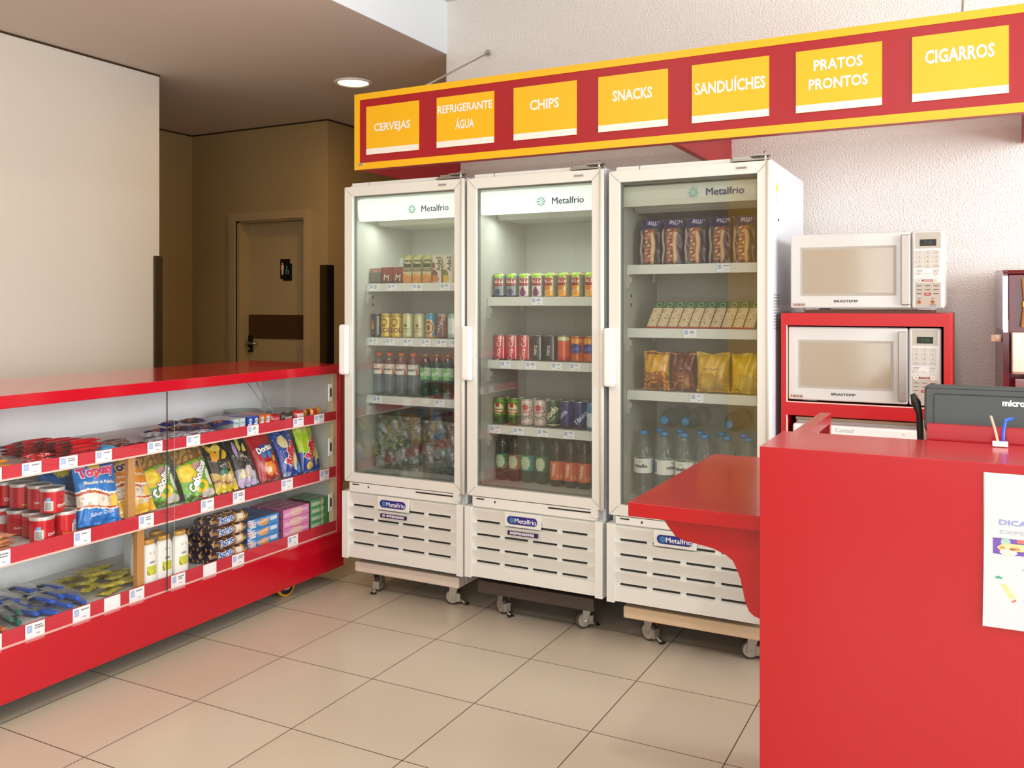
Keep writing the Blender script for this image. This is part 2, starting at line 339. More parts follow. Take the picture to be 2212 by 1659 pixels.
# ------------------------------------------------------------------ hanging sign
SY = 3.465
sg = empty('hanging_sign', (-2.683, SY, 2.082), 'long red and yellow overhead category sign above the refrigerators', 'sign')
SL = 2.905; SH = .367
bx('board', 0, SL, .004, .05, 0, SH, 'red_sign', sg)
m = MB(); m.box(0, SL, 0, .004, SH-.03, SH, 'yellow_sign'); m.box(0, SL, 0, .004, 0, .032, 'yellow_sign'); m.box(0, .03, 0, .004, .032, SH-.03, 'yellow_sign'); m.box(SL-.03, SL, 0, .004, .032, SH-.03, 'yellow_sign')
m.build('border', sg)
WORDS = [[('CERVEJAS', -.01, .052, .21)], [('REFRIGERANTE', .043, .05, .288), ('ÁGUA', -.028, .056, .1)], [('CHIPS', .015, .06, .14)], [('SNACKS', .013, .062, .172)], [('SANDUÍCHES', .008, .064, .276)], [('PRATOS', .04, .056, .172), ('PRONTOS', -.03, .056, .207)], [('CIGARROS', .022, .066, .217)]]
for i, ws in enumerate(WORDS):
    x0 = .073+i*.4005
    m = MB(); m.box(x0, x0+.301, -.0015, .004, .069, .30, 'yellow_sign'); m.box(x0, x0+.301, -.002, -.0015, .069, .097, 'white_sign')
    for w, dz_, hh, ww in ws: m.text(w, flat_P(-.0022), x0+.15, .198+dz_, 1, 'white_sign', '#ffffff', bold=.015, fit=ww) if False else None
    pn = m.build('category_panel', sg)
    for w, dz_, hh, ww in ws:
        v, tt, tw, th = text_tris(w, .03); k = MB()
        k.text(w, flat_P(-.0024), x0+.15, .2+dz_, (hh*.72)/ (.73 if 'Á' not in w and 'Í' not in w else .73), 'white_sign', '#ffffff', sx=1, bold=.03, fit=ww)
        k.build('lettering', pn)
for x in (.012, 1.575, 2.85):
    m = MB(); m.prism([(.05, 0), (.05, .3), (.93, .3), (.93, .04), (.5, .0)], x, x+.03, 'x', 'red_sign'); m.build('bracket', sg)
m = MB()
m.box(.028, .055, -.004, 0, .02, .03, 'ink_paper', '#b8b0a8'); [m.box(.03+i*.004, .0315+i*.004, -.0045, -.004, .022, .028, 'ink_paper', '#201818') for i in range(6)]
m.build('asset_sticker', sg)
for x, wx, wz in ((.345, .232, .768), (2.636, 2.636, .95)):
    m = MB(); m.tube([(x, .03, SH-.01), (wx, .915, wz)], .005, 6, 'zinc'); m.disc(wx, wz, .91, .02, .02, 'zinc'); m.build('stay_rod', sg)

# ------------------------------------------------------------------ glass-door refrigerators
def snow(m, cx, cz, r, P, mat, col):
    for k in range(8):
        a = k*math.pi/4; ca, sa = math.cos(a), math.sin(a)
        for r0, r1, w in ((.22, 1, .07),): m.poly([P(cx+r*(r0*ca-w*sa), cz+r*(r0*sa+w*ca)), P(cx+r*(r0*ca+w*sa), cz+r*(r0*sa-w*ca)), P(cx+r*(r1*ca+w*sa), cz+r*(r1*sa-w*ca)), P(cx+r*(r1*ca-w*sa), cz+r*(r1*sa+w*ca))], mat, col)
        for sgn in (-1, 1):
            b = a+sgn*.8; p = (cx+r*.55*ca, cz+r*.55*sa); q = (p[0]+r*.33*math.cos(b), p[1]+r*.33*math.sin(b)); nx, nz = -math.sin(b)*r*.05, math.cos(b)*r*.05
            m.poly([P(p[0]-nx, p[1]-nz), P(q[0]-nx, q[1]-nz), P(q[0]+nx, q[1]+nz), P(p[0]+nx, p[1]+nz)], mat, col)
def price_tag(parent, x, y, z, w=.05, h=.036, blank=False, lines=2, seed=0, name='price_tag'):
    rnd = random.Random(seed); m = MB(); m.box(x, x+w, y-.0012, y, z, z+h, 'ink_paper', '#f6f6f6')
    if not blank:
        P = lambda a, b: (x+a*w, y-.0016, z+b*h)
        def q(a0, a1, b0, b1, c): m.poly([P(a0, b0), P(a1, b0), P(a1, b1), P(a0, b1)], 'ink_paper', c)
        for b in ((.08, .34, .38, .46), (.08, .34, .78, .88), (.08, .13, .46, .78), (.29, .34, .46, .78)): q(*b, '#9db4e0')
        q(.13, .29, .46, .78, '#b8c8ea')
        for k in range(lines):
            a = .45+rnd.random()*.05; e = .72+rnd.random()*.2; zz = .72-.17*k
            while a < e: d_ = .02+.03*rnd.random(); q(a, a+d_, zz, zz+.08+.03*rnd.random(), '#5a5a66'); a += d_+.012
        q(.55, .6, .2, .27, '#9a9aa4'); q(.62, .76, .2, .27, '#9a9aa4')
    return m.build(name, parent)
def fridge(x0, w, zt, label, lit, shelf_z, tags, zb=.188, zdoor=.562, yf=3.49, bar_sticker=True, side_marks=False):
    t = empty('refrigerator', (x0, yf, 0), label, 'refrigerator', 'white glass-door display refrigerators')
    H = zt; fw = .046
    # cabinet body: outer shell and inner liner (open front)
    m = MB(); b0, b1 = .042, .76; il, ir, ib, i0, i1 = .026, w-.026, .55, .60, H-.05
    m.box(0, .02, b0, b1, zb, H+.012, 'fridge_side'); m.box(w-.02, w, b0, b1, zb, H+.012, 'fridge_side')
    m.box(.02, w-.02, b0, b1, H-.03, H+.012, 'fridge_white'); m.box(.02, w-.02, b1-.02, b1, zb, H-.03, 'fridge_white'); m.box(.02, w-.02, b0+.02, b1-.02, zb, .24, 'dark')
    m.box(.02, w-.02, b0, b0+.02, .50, i0, 'fridge_white')
    m.build('body', t, bevel=.006)
    m = MB(); m.box(.02, il, b0, ib, i0, i1, 'liner'); m.box(ir, w-.02, b0, ib, i0, i1, 'liner'); m.box(.02, w-.02, ib, ib+.02, i0, i1, 'liner'); m.box(.02, w-.02, b0, ib, i0-.02, i0, 'liner'); m.box(.02, w-.02, b0, ib, i1, i1+.02, 'liner')
    for yy in (.135, .165): m.box(il, il+.006, b0, yy, i0, i1, 'liner', skip='k') if yy == .135 and False else None
    for zz in (1.42, 1.46): m.box(il, il+.002, .19, .2, zz, zz+.015, 'dark')
    m.build('liner', t)
    # header panel with the maker's name, lamp housing under it
    m = MB(); n = 8
    pts = [(.085, 1.845), (.075, 1.87), (.07, 1.90), (.07, H-.06), (.09, H-.052), (.12, H-.052), (.12, 1.845)]
    m.prism(pts, il, ir, 'x', 'header_lit' if lit else 'header_off'); hd = m.build('header_panel', t)
    m = MB(); P = lambda a, b: (a, .0685, b); cx = w*.60
    for j_, dx_ in enumerate((-.0006, 0, .0006)): m.text('Metalfrio', flat_P(.0685-.0003*j_), cx+.075+dx_, 1.888, .043, 'ink_paper', '#2a2668')
    m.build('lettering', hd)
    m = MB(); snow(m, cx-.055, 1.888, .024, P, 'ink_paper', '#8fd0c4'); m.build('logo', hd)
    m = MB(); m.prism([(.23, 1.845), (.225, 1.86), (.225, H-.05), (ib, H-.05), (ib, 1.832), (.25, 1.832)], il+.004, ir-.004, 'x', 'liner'); m.build('lamp_housing', t)
    if lit:
        a = area('refrigerator_light', (x0+w/2, yf+.20, 1.835), (R(-12), 0, 0), w-.16, .03, 2.4, (.93, 1, .95)); a.parent = None
    m = MB()
    if lit: m.tube([(ir-.1, ib-.06, 1.835), (ir-.1, ib-.05, 1.78), (ir-.075, ib-.02, 1.72)], .011, 8, 'liner')
    m.box(ir-.09, ir-.05, ib-.006, ib, 1.62, 1.75, 'liner'); m.disc(ir-.07, 1.735, ib-.007, .006, .006, 'dark'); m.disc(ir-.07, 1.64, ib-.007, .006, .006, 'dark'); m.build('drain_fitting', t, bevel=.003)
    # shelves with price strip
    for k, z in enumerate(shelf_z):
        m = MB(); m.box(il+.004, ir-.004, .15, ib-.03, z-.012, z-.004, 'frame_white'); m.prism([(.138, z-.04), (.142, z), (.155, z), (.155, z-.012), (.15, z-.012), (.15, z-.04)], il+.002, ir-.002, 'x', 'frame_white')
        sh = m.build('shelf', t)
        m = MB(); m.box(il, il+.012, .142, .165, z-.10, z-.04, 'liner'); m.box(il, il+.02, .15, .158, z-.075, z-.055, 'liner'); m.build('shelf_bracket', sh); bx('shelf_bracket', il+.004, il+.02, ib-.08, ib-.06, z-.07, z-.02, 'liner', sh)
        for q, (a, lines) in enumerate(tags[k]): price_tag(sh, a, .1365, z-.037, .056, .034, lines=lines, seed=k*10+q+int(x0*50))
    # door: frame, mitres, gasket, glass, handle
    z0, z1 = zdoor, zt; gl0, gl1, gz0, gz1 = fw, w-fw*.55-.02, z0+fw-.002, z1-fw
    m = MB(); o = [(0, z0), (w, z0), (w, z1), (0, z1)]; i = [(gl0, gz0), (w-fw, gz0), (w-fw, gz1), (gl0, gz1)]
    gl1 = w-fw
    for k in range(4):
        a, b, c, d_ = o[k], o[(k+1) % 4], i[(k+1) % 4], i[k]; e = .0012
        m.poly([(a[0], 0, a[1]), (b[0], 0, b[1]), (c[0], 0, c[1]), (d_[0], 0, d_[1])], 'frame_white'); m.poly([(a[0], .038, a[1]), (d_[0], .038, d_[1]), (c[0], .038, c[1]), (b[0], .038, b[1])], 'frame_white')
        m.poly([(b[0], 0, b[1]), (a[0], 0, a[1]), (a[0], .038, a[1]), (b[0], .038, b[1])], 'frame_white'); m.poly([(d_[0], 0, d_[1]), (c[0], 0, c[1]), (c[0], .038, c[1]), (d_[0], .038, d_[1])], 'frame_white')
        # mitre line
        ux, uz = (1, 1) if k in (0, 2) else (1, -1); L_ = .0006
        m.poly([(a[0]+L_, -.0003, a[1]-L_*uz), (d_[0]+L_, -.0003, d_[1]-L_*uz), (d_[0]-L_, -.0003, d_[1]+L_*uz), (a[0]-L_, -.0003, a[1]+L_*uz)], 'gasket')
    fr = m.build('door', t, bevel=0)
    m = MB()
    m.box(gl0-.004, gl0+.006, .020, .034, gz0, gz1, 'gasket'); m.box(gl1-.006, gl1+.004, .020, .034, gz0, gz1, 'gasket'); m.box(gl0, gl1, .020, .034, gz1-.006, gz1+.004, 'gasket'); m.box(gl0, gl1, .020, .034, gz0-.004, gz0+.006, 'gasket'); m.build('gasket', fr)
    bx('glass', gl0-.002, gl1+.002, .012, .018, gz0-.002, gz1+.002, 'door_glass', fr)
    m = MB(); m.tube([(w-.003, .004, z0), (w-.003, .004, z1)], .011, 12, 'frame_white'); m.build('hinge_edge', fr)
    bx('handle', -.017, .034, -.03, 0, 1.085, 1.332, 'white_plastic', fr, bevel=.012)
    m = MB(); m.box(w*.8, w*.8+.05, -.0012, 0, zt-.018-.012, zt-.018+.004, 'ink_paper', '#cfc8c0'); [m.box(w*.8+.006+j*.005, w*.8+.0085+j*.005, -.0016, -.0012, zt-.026, zt-.019, 'ink_paper', '#2a2622') for j in range(8)]; m.build('asset_sticker', fr)
    m = MB(); m.box(w-.15, w-.005, .0, .045, zt+.004, zt+.010, 'steel'); m.box(w-.15, w-.01, .038, .043, zt, zt+.03, 'steel'); m.box(w-.075, w, -.004, .04, zt+.02, zt+.027, 'steel'); m.lathe([(.006, 0), (.006, .035), (.003, .04)], 10, 'chrome', cx=w-.018, cy=.01, z0=zt); m.build('hinge', t, bevel=.001)
    m = MB(); m.box(.02, .12, .035, .05, zt-.002, zt+.022, 'fridge_white'); m.box(.125, w-.16, .035, .05, zt-.002, zt+.022, 'fridge_white'); m.build('top_rail', t)
    # louvred grille over the compressor
    m = MB(); g0, g1 = zb, .508; N = 5; ph = (g1-g0-.012)/N
    m.box(-.006, .028, -.012, .045, g0, g1+.006, 'fridge_white'); m.box(w-.028, w+.006, -.012, .045, g0, g1+.006, 'fridge_white')
    prof = [(.06, g1+.012), (.022, g1+.012), (.014, g1), (-.006, g1-.006)]
    for k in range(N):
        za = g1-.006-ph*k; zc = g1-.006-ph*(k+1)
        if k == N-1: prof += [(-.006, zc)]
        else: prof += [(.016, zc+.004), (.016, zc), (-.006, zc-.002)]
    prof += [(.06, g0)]
    m.prism(prof, .028, w-.028, 'x', 'fridge_white')
    for k in range(N-1):
        zc = g1-.006-ph*(k+1)
        for q in range(4):
            a = (.047+q*.1455)*w/.678; b = a+.119*w/.678
            m.box(a, b, .0135, .03, zc+.002, zc+.0115, 'black')
    gr = m.build('grille', t, bevel=0)
    m = MB(); bw, bz = .148, .036; bcx, bcz = w*.435, .476
    m.box(bcx-.088, bcx+.088, -.010, .0, bcz-.03, bcz+.034, 'fridge_white')
    pts = []
    for k in range(24):
        a = 2*math.pi*k/24; sx = 1 if math.cos(a) > 0 else -1
        pts.append((bcx+sx*(bw/2-bz/2)+bz/2*math.cos(a), bcz+bz/2*math.sin(a)))
    m.prism(pts, -.0125, -.009, 'y', 'ink_gloss', '#1a1f7a'); bd = m.build('badge', gr)
    m = MB(); P = lambda a, b: (a, -.0132, b)
    for j_, dx_ in enumerate((-.0005, 0, .0005)): m.text('Metalfrio', flat_P(-.0132-.0003*j_), bcx+.018+dx_, bcz, .03, 'ink_paper', '#f4f6ff')
    m.build('lettering', bd); m = MB(); snow(m, bcx-.05, bcz, .013, P, 'ink_paper', '#58b8f0'); m.build('logo', bd)
    if bar_sticker:
        m = MB(); m.box(bcx-.075, bcx+.075, -.0075, -.003, .408, .426, 'ink_paper', '#241a3c'); rnd = random.Random(int(x0*99)); a = bcx-.062
        while a < bcx+.058:
            e = .004+.006*rnd.random(); m.box(a, a+e, -.0082, -.0075, .411+.004*rnd.random(), .4235, 'ink_paper', '#d8d0e4'); a += e+.002+(.006 if rnd.random() < .15 else 0)
        m.build('sticker', gr)
    m = MB(); m.box(.03, w-.03, .0, .04, .515, zdoor-.004, 'fridge_white'); m.box(w*.62, w-.04, -.002, .0, zdoor-.018, zdoor-.012, 'dark'); m.box(.05, .09, -.002, 0, zdoor-.014, zdoor-.009, 'dark'); m.disc(.145, zdoor-.018, -.001, .004, .006, 'dark', n=8); m.box(w-.05, w-.02, -.004, .03, zdoor-.035, zdoor, 'frame_white'); m.build('lower_rail', t)
    if side_marks:
        m = MB(); xx = w+.0008
        def q(y0, y1, z0_, z1_, c): m.poly([(xx, y0, z0_), (xx, y1, z0_), (xx, y1, z1_), (xx, y0, z1_)], 'ink_paper', c)
        m.poly([(xx, .13, 1.885), (xx, .175, 1.885), (xx, .152, 1.925)], 'ink_paper', '#d8d420')
        for k in range(4): q(.135, .175, 1.872-k*.011, 1.876-k*.011, '#b4bac0')
        q(.14, .2, 1.74, 1.79, '#f6f8fa'); q(.165, .19, 1.765, 1.775, '#9aa0a8'); m.build('label_sticker', t)
        m = MB()
        for k in range(12): m.poly([(xx, .08, 1.47-k*.012), (xx, .2, 1.47-k*.012), (xx, .2, 1.466-k*.012), (xx, .08, 1.466-k*.012)], 'grey')
        m.build('side_louvre', t)
    return t
def caster(parent, x, y, r, h, rot, wheel='wheel_grey', tyre='tyre', fork='zinc', brake=False):
    c = bpy.data.objects.new('caster', None); COL.objects.link(c); c.location = (x, y, 0); c.rotation_euler = (0, 0, rot); c.parent = parent; c.empty_display_size = .02
    m = MB(); m.T = Matrix.Translation((0, 0, r)) @ Matrix.Rotation(R(90), 4, 'X')
    m.lathe([(r*.78, -.014), (r, -.012), (r, .012), (r*.78, .014)], 24, tyre); m.lathe([(r*.2, -.017), (r*.72, -.0155), (r*.8, -.0145), (r*.8, .0145), (r*.72, .0155), (r*.2, .017)], 24, wheel); m.lathe([(r*.12, -.022), (r*.12, .022)], 8, 'chrome'); m.build('wheel', c)
    m = MB()
    for s_ in (-1, 1): m.prism([(-r*.35, r*.75), (r*.25, r*.75), (r*.95, h-.008), (r*.1, h-.004), (-r*.3, h-.01)], s_*.019-.0015, s_*.019+.0015, 'y', fork)
    m.box(-r*.5, r*1.1, -.024, .024, h-.012, h-.004, fork); m.build('fork', c)
    if brake:
        m = MB(); m.box(r*.55, r*1.05, -.018, .018, r*.45, r*1.45, fork); m.tube([(r*.9, 0, r*.7), (r*1.35, 0, r*.35), (r*1.75, 0, r*.18)], .005, 6, fork); m.box(r*1.6, r*2.0, -.014, .014, r*.12, r*.26, 'dark'); m.build('brake', c)
def dolly(x0, x1, y0, z0, z1, mat, label, rots):
    t = empty('dolly', (x0, y0, 0), label, 'dolly', 'wheeled dollies under the refrigerators'); w = x1-x0
    m = MB(); m.box(0, w, 0, .07, z0, z1, mat); m.box(0, w, .6, .67, z0, z1, mat); m.box(0, .07, .07, .6, z0, z1, mat); m.box(w-.07, w, .07, .6, z0, z1, mat); m.build('frame', t, bevel=.006)
    for x in (.02, w-.14): bx('riser', x, x+.12, .1, .55, z1, .184, 'dark', t)
    for k, (x, y) in enumerate(((.085, .09), (w-.085, .09), (.085, .58), (w-.085, .58))): caster(t, x, y, .038, z0, R(rots[k]), brake=(k < 2))
dolly(-2.735, -2.135, 3.535, .108, .158, 'dolly_white', 'whitish wheeled dolly under the refrigerator nearest the display case', (-80, 15, 20, 40))
dolly(-2.035, -1.46, 3.535, .108, .165, 'dolly_dark', 'dark brown wheeled dolly under the soda can refrigerator', (-30, 50, 20, 40))
dolly(-1.325, -.73, 3.535, .108, .158, 'dolly_tan', 'tan wheeled dolly under the sandwich refrigerator', (-20, 20, 20, 40))
F1 = fridge(-2.762, .678, 2.006, 'glass-door refrigerator nearest the display case, holding juice cartons, beer cans and wrapped packs', True, (1.535, 1.264, .973), [[(.05, 3), (.16, 2), (.31, 3), (.47, 2)], [(.045, 2), (.15, 2), (.255, 2), (.36, 2), (.45, 2), (.53, 2)], [(.07, 2), (.44, 1)]])
F2 = fridge(-2.062, .660, 2.002, 'glass-door refrigerator between the other two, holding three shelves of soda cans', True, (1.464, 1.171, .868), [[(.26, 2)], [(.1, 1), (.23, 2), (.36, 1), (.45, 1)], [(.045, 1), (.165, 2), (.29, 2), (.42, 1)]], zb=.192)
F3 = fridge(-1.371, .660, 1.986, 'glass-door refrigerator nearest the microwaves, stocked with sandwiches and water bottles', False, (1.60, 1.328, 1.06), [[(.42, 1)], [(.28, 2)], [(.31, 1)]], zb=.186, zdoor=.549, bar_sticker=False, side_marks=True)

# ------------------------------------------------------------------ display case (front faces +X, long side along Y)
CX = -2.92; CY0, CY1 = 1.30, 3.682
case = empty('display_case', (CX, 0, 0), 'long red glass-fronted snack display case on castors beside the refrigerators', 'display case')
bx('top', -.65, 0, CY0, CY1, 1.076, 1.12, 'red_case', case, bevel=.002)
bx('base_panel', -.022, 0, CY0, CY1, .074, .254, 'red_case', case, bevel=.0015)
m = MB(); m.box(-.63, -.022, CY0+.02, CY1, .09, .2, 'dark'); m.box(-.545, -.0345, CY0+.02, CY1-.03, .27, .289, 'shelf_grey'); m.build('base', case)
bx('back_panel', -.565, -.545, CY0, CY1-.02, .2, 1.076, 'case_white', case)
m = MB(); m.box(-.63, -.03, CY1-.022, CY1-.004, .2, 1.076, 'case_end'); m.box(-.03, -.006, CY1-.02, CY1, .09, 1.076, 'red_case'); m.box(-.06, -.031, CY1-.045, CY1-.022, .3, 1.076, 'wood_pale'); m.build('end_panel', case)
bx('end_panel', -.63, -.022, CY0, CY0+.018, .09, 1.076, 'red_case', case)
TAGS = {0: (.830, .876, .858, [(1.945, 2.017), (2.087, 2.160), (2.236, 2.307), (2.473, 2.546), (2.671, 2.744), (3.022, 3.093), (3.329, 3.403), (3.483, 3.558), (1.80, 1.872), (1.66, 1.73)]),
        1: (.536, .591, .574, [(1.833, 1.903), (2.145, 2.215), (2.431, 2.503), (2.749, 2.822), (2.934, 3.005), (3.245, 3.326), (3.525, 3.598)]),
        2: (.256, .309, .29, [(1.80, 1.872), (1.957, 2.030), (2.141, 2.213), (2.273, 2.345), (2.387, 2.457), (2.591, 2.664), (2.762, 2.836), (2.928, 3.002), (3.290, 3.363)])}
for k, (za, zt_, zs, tg) in TAGS.items():
    if k < 2: sh = bx('shelf', -.545, -.0345, CY0+.02, CY1-.024, zs-.012, zs, 'shelf_grey', case)
    else: sh = case
    lp = bx('shelf_lip', -.034, -.03, CY0+.02, CY1-.024, za, zt_, 'red_lip', sh if k < 2 else case)
    bx('lip_track', -.03, -.0295+.004, CY0+.02, CY1-.024, za-.004, za+.002, 'red_cream_edge', sh if k < 2 else case)
    for q, (a, b) in enumerate(tg):
        o = price_tag(case, 0, 0, 0, b-a, (zt_-za)*.96, blank=(k == 2 and q in (3, 6)), lines=1+(q*7+k) % 2, seed=q*3+k)
        o.location = (-.029+.0012, a, za+.001); o.rotation_euler = (0, 0, R(90))
for y, za, zb_ in ((2.398, .591, .846), (2.44, .309, .562)):
    bx('post', -.07, -.047, y, y+.034, za-.015, zb_, 'wood', case, bevel=.001)
def pane(y0, y1, x, name='glass_door'): return bx(name, x-.004, x, y0, y1, .258, 1.074, 'case_glass', case)
g1 = pane(CY0+.02, 2.562, -.016); g2 = pane(2.545, CY1-.022, -.009)
bx('pane_edge', -.0165, -.0155+.0005, 2.5575, 2.562, .258, 1.074, 'dark', g1); bx('pane_edge', -.0085, -.0075, 2.5905, 2.592, .258, 1.074, 'clear_edge', g2)
for z in (.98, .703, .42):
    m = MB(); m.box(-.009, -.003, 3.565, 3.597, z-.045, z+.045, 'white_plastic'); h_ = m.build('pull', g2, bevel=.003); bx('pull_slot', -.0035, -.0025, 3.576, 3.588, z-.022, z+.022, 'dark', h_)
m = MB(); m.box(-.05, .0, CY1, CY1+.003, 1.085, 1.112, 'dark'); m.box(-.04, -.02, CY1+.001, CY1+.004, 1.10, 1.116, 'grey'); m.build('asset_sticker', case)
for y in (3.34, 1.5): 
    for x in (-.09, -.54): caster(case, x, y, .047, .095, R(75), 'wheel_black', 'tyre_yellow', 'chrome', brake=False)

# ------------------------------------------------------------------ printed packaging
def ink(shapes, base):
    S = [(k, a, lin(c)) for k, a, c in shapes]; B = lin(base)
    def f(u, v):
        c = B
        for k, a, cc in S:
            if k == 'r': ok = a[0] <= u <= a[1] and a[2] <= v <= a[3]
            elif k == 'e': ok = ((u-a[0])/a[2])**2+((v-a[1])/a[3])**2 <= 1
            elif k == 'o': q = ((u-a[0])/a[2])**2+((v-a[1])/a[3])**2; ok = a[4] <= q <= 1
            elif k == 'l': ok = v < a[0]+a[1]*u          # below a sloping line
            elif k == 'g': ok = v > a[0]+a[1]*u
            elif k == 'w': d_ = v-(a[0]+a[1]*math.sin(a[2]*u+a[3])); ok = abs(d_) < a[4]
            elif k == 'a': ok = v > a[0]+a[1]*math.sin(a[2]*u+a[3])
            elif k == 'b': ok = v < a[0]+a[1]*math.sin(a[2]*u+a[3])
            elif k == 'n': ok = a[1] <= u <= a[2] and a[3] <= v <= a[4] and math.sin(u*a[0]+3*math.sin(v*a[0]*.6))*math.sin(v*a[0]*1.1+2*math.sin(u*a[0]*.7)) > a[5]
            elif k == 's': q = math.hypot((u-a[0])/a[2], (v-a[1])/a[3]); ok = q < .6+.4*abs(math.sin(a[4]*math.atan2(v-a[1], u-a[0])))
            if ok: c = cc
        return c
    return f
def pillow(name, w, h, d, shapes, base, texts=(), tilt=0, lay=False, mat='ink_foil', seed=1, back=None, nu=36, nv=44, seal=.05, roll=0, loc=(0, 0, 0), rz=0, lift=0):
    rnd = random.Random(seed); p1, p2, p3 = rnd.random()*6, rnd.random()*6, rnd.random()*6
    f = ink(shapes, base); m = MB()
    def g(v): q = min(1, max(0, (v-seal)/(1-2*seal))); return max(0, math.sin(math.pi*q))**.5
    def th(u, v): return .5*d*max(0, 4*u*(1-u))**.45*g(v)
    def P(u, v, s=-1):
        gg = g(v); t_ = th(u, v); x = (u-.5)*w*(1-.07*gg)
        wr = .006*d/.05*(math.sin(9*u+p1+5*v)*math.sin(7*v+p2)+.6*math.sin(21*u+p3-8*v))*(.25+1.2*(1-gg))*min(1, 8*u*(1-u))
        return (x, s*t_+wr, v*h+.004*math.sin(7*u+p1)*(v > .96))
    Mt = Matrix.Identity(4)
    if lay: Mt = Matrix.Translation((0, 0, d*.42+lift)) @ Matrix.Rotation(R(-90), 4, 'X') @ Matrix.Translation((0, 0, -h/2))
    elif tilt or roll: Mt = Matrix.Rotation(R(-tilt), 4, 'X') @ Matrix.Rotation(R(roll), 4, 'Y')
    m.T = Mt
    m.grid(lambda u, v: P(u, v), nu, nv, mat, f)
    bc = lin(back or base); m.grid(lambda u, v: P(u, v, 1), 12, 16, mat, bc, flip=True)
    dz_ = -min(q[2] for q in m.v); m.v = [(q[0], q[1], q[2]+dz_) for q in m.v]; m.T = Matrix.Translation((0, 0, dz_)) @ Mt
    F = lambda a, b: (lambda q: (q[0], q[1]-.0012, q[2]))(P(min(1, max(0, a/w+.5)), min(1, max(0, b/h))))
    for t_ in texts:
        s_, cu, cv, size, col = t_[:5]; kw = t_[5] if len(t_) > 5 else {}
        kw = dict(kw); ol = kw.pop('outline', None)
        if ol:
            b_ = kw.get('bold', .03); k2 = dict(kw); k2['bold'] = b_+.05; m.text(s_, F, cu*w, cv*h, size, mat, ol, maxe=.02, **k2)
            F2 = lambda a, b: (lambda q: (q[0], q[1]-.0010, q[2]))(F(a, b)); m.text(s_, F2, cu*w, cv*h, size, mat, col, maxe=.02, **kw)
        else: m.text(s_, F, cu*w, cv*h, size, mat, col, maxe=.02, **kw)
    return m.build(name, None, loc, rz)
def can(name, r, h, shapes, base, texts=(), loc=(0, 0, 0), rz=0, seg=40, rows=22, mat='ink_can', top='can_top'):
    f = ink(shapes, base); m = MB(); nk = h*.06
    prof = [(r*.8, 0), (r, h*.035)]+[(r, h*.035+(h*.88-h*.035)*k/rows) for k in range(1, rows+1)]+[(r*.9, h*.95), (r*.84, h*.965)]
    n = len(prof)-1
    m.lathe(prof, seg, mat, cols=lambda u, j: f(u, prof[j][1]/h*.5+prof[j+1][1]/h*.5), cap1=False)
    P = cyl_P(r)
    for t_ in texts:
        s_, cu, cv, size, col = t_[:5]; m.text(s_, P, cu*2*math.pi*r, cv*h, size, mat, col, maxe=.006, **(t_[5] if len(t_) > 5 else {}))
    o = m.build(name, None, loc, rz)
    m = MB(); m.lathe([(r*.84, h*.965), (r*.86, h*.985), (r*.83, h*.99), (r*.78, h*.965), (0.001, h*.965)], 28, top, cap0=False, cap1=False)
    m.prism([(-r*.12, -r*.42), (r*.12, -r*.42), (r*.16, r*.12), (-r*.16, r*.12)], h*.967, h*.974, 'z', top); m.build('lid', o); return o
def carton(name, w, d, h, shapes, base, texts=(), loc=(0, 0, 0), rz=0, side=None, top=None, gable=False, mat='ink_gloss', nu=24, nv=36, straw=False, topshapes=None, topP=None):
    f = ink(shapes, base); m = MB(); m.box(-w/2, w/2, 0, d, 0, h, mat, side or base, skip='ft')
    m.grid(lambda u, v: ((u-.5)*w, 0, v*h), nu, nv, mat, f, smooth=False)
    ft = ink(topshapes or [], top or base); m.grid(lambda u, v: ((u-.5)*w, v*d, h), nu if topshapes else 1, 12 if topshapes else 1, mat, ft, smooth=False)
    for t_ in texts:
        s_, cu, cv, size, col = t_[:5]; m.text(s_, flat_P(-.0007), cu*w, cv*h, size, mat, col, **(t_[5] if len(t_) > 5 else {}))
    return m.build(name, None, loc, rz)
def bottle(name, prof, mat, capcol, capz, capr, loc, label=None, ribs=None, liquid=None, seg=28, capmat='ink_gloss', rz=0):
    m = MB(); m.lathe(prof, seg, mat); o = m.build(name, None, loc, rz)
    if liquid: m = MB(); m.lathe([(r*.93, z) for r, z in liquid], 20, 'tea'); m.build('drink', o)
    m = MB(); m.lathe([(capr, capz), (capr, capz+.014), (capr*.85, capz+.017)], 18, capmat, capcol); m.build('cap', o)
    if label:
        r, z0, z1, shapes, base, texts, lm = label; f = ink(shapes, base); m = MB(); n = 10
        pr = [(r, z0+(z1-z0)*k/n) for k in range(n+1)]; m.lathe(pr, 44, lm, cols=lambda u, j: f(u, (j+.5)/n), cap0=False, cap1=False)
        for t_ in texts: m.text(t_[0], cyl_P(r), t_[1]*2*math.pi*r, z0+(z1-z0)*t_[2], t_[3], lm, t_[4], maxe=.006, **(t_[5] if len(t_) > 5 else {}))
        m.build('label', o)
    return o
FZ = {1: (1.536, 1.265, .974, .601), 2: (1.465, 1.172, .869, .601), 3: (1.601, 1.329, 1.061, .601)}
def put(o, label, cat, group=None): return tag(o, label, cat, group)

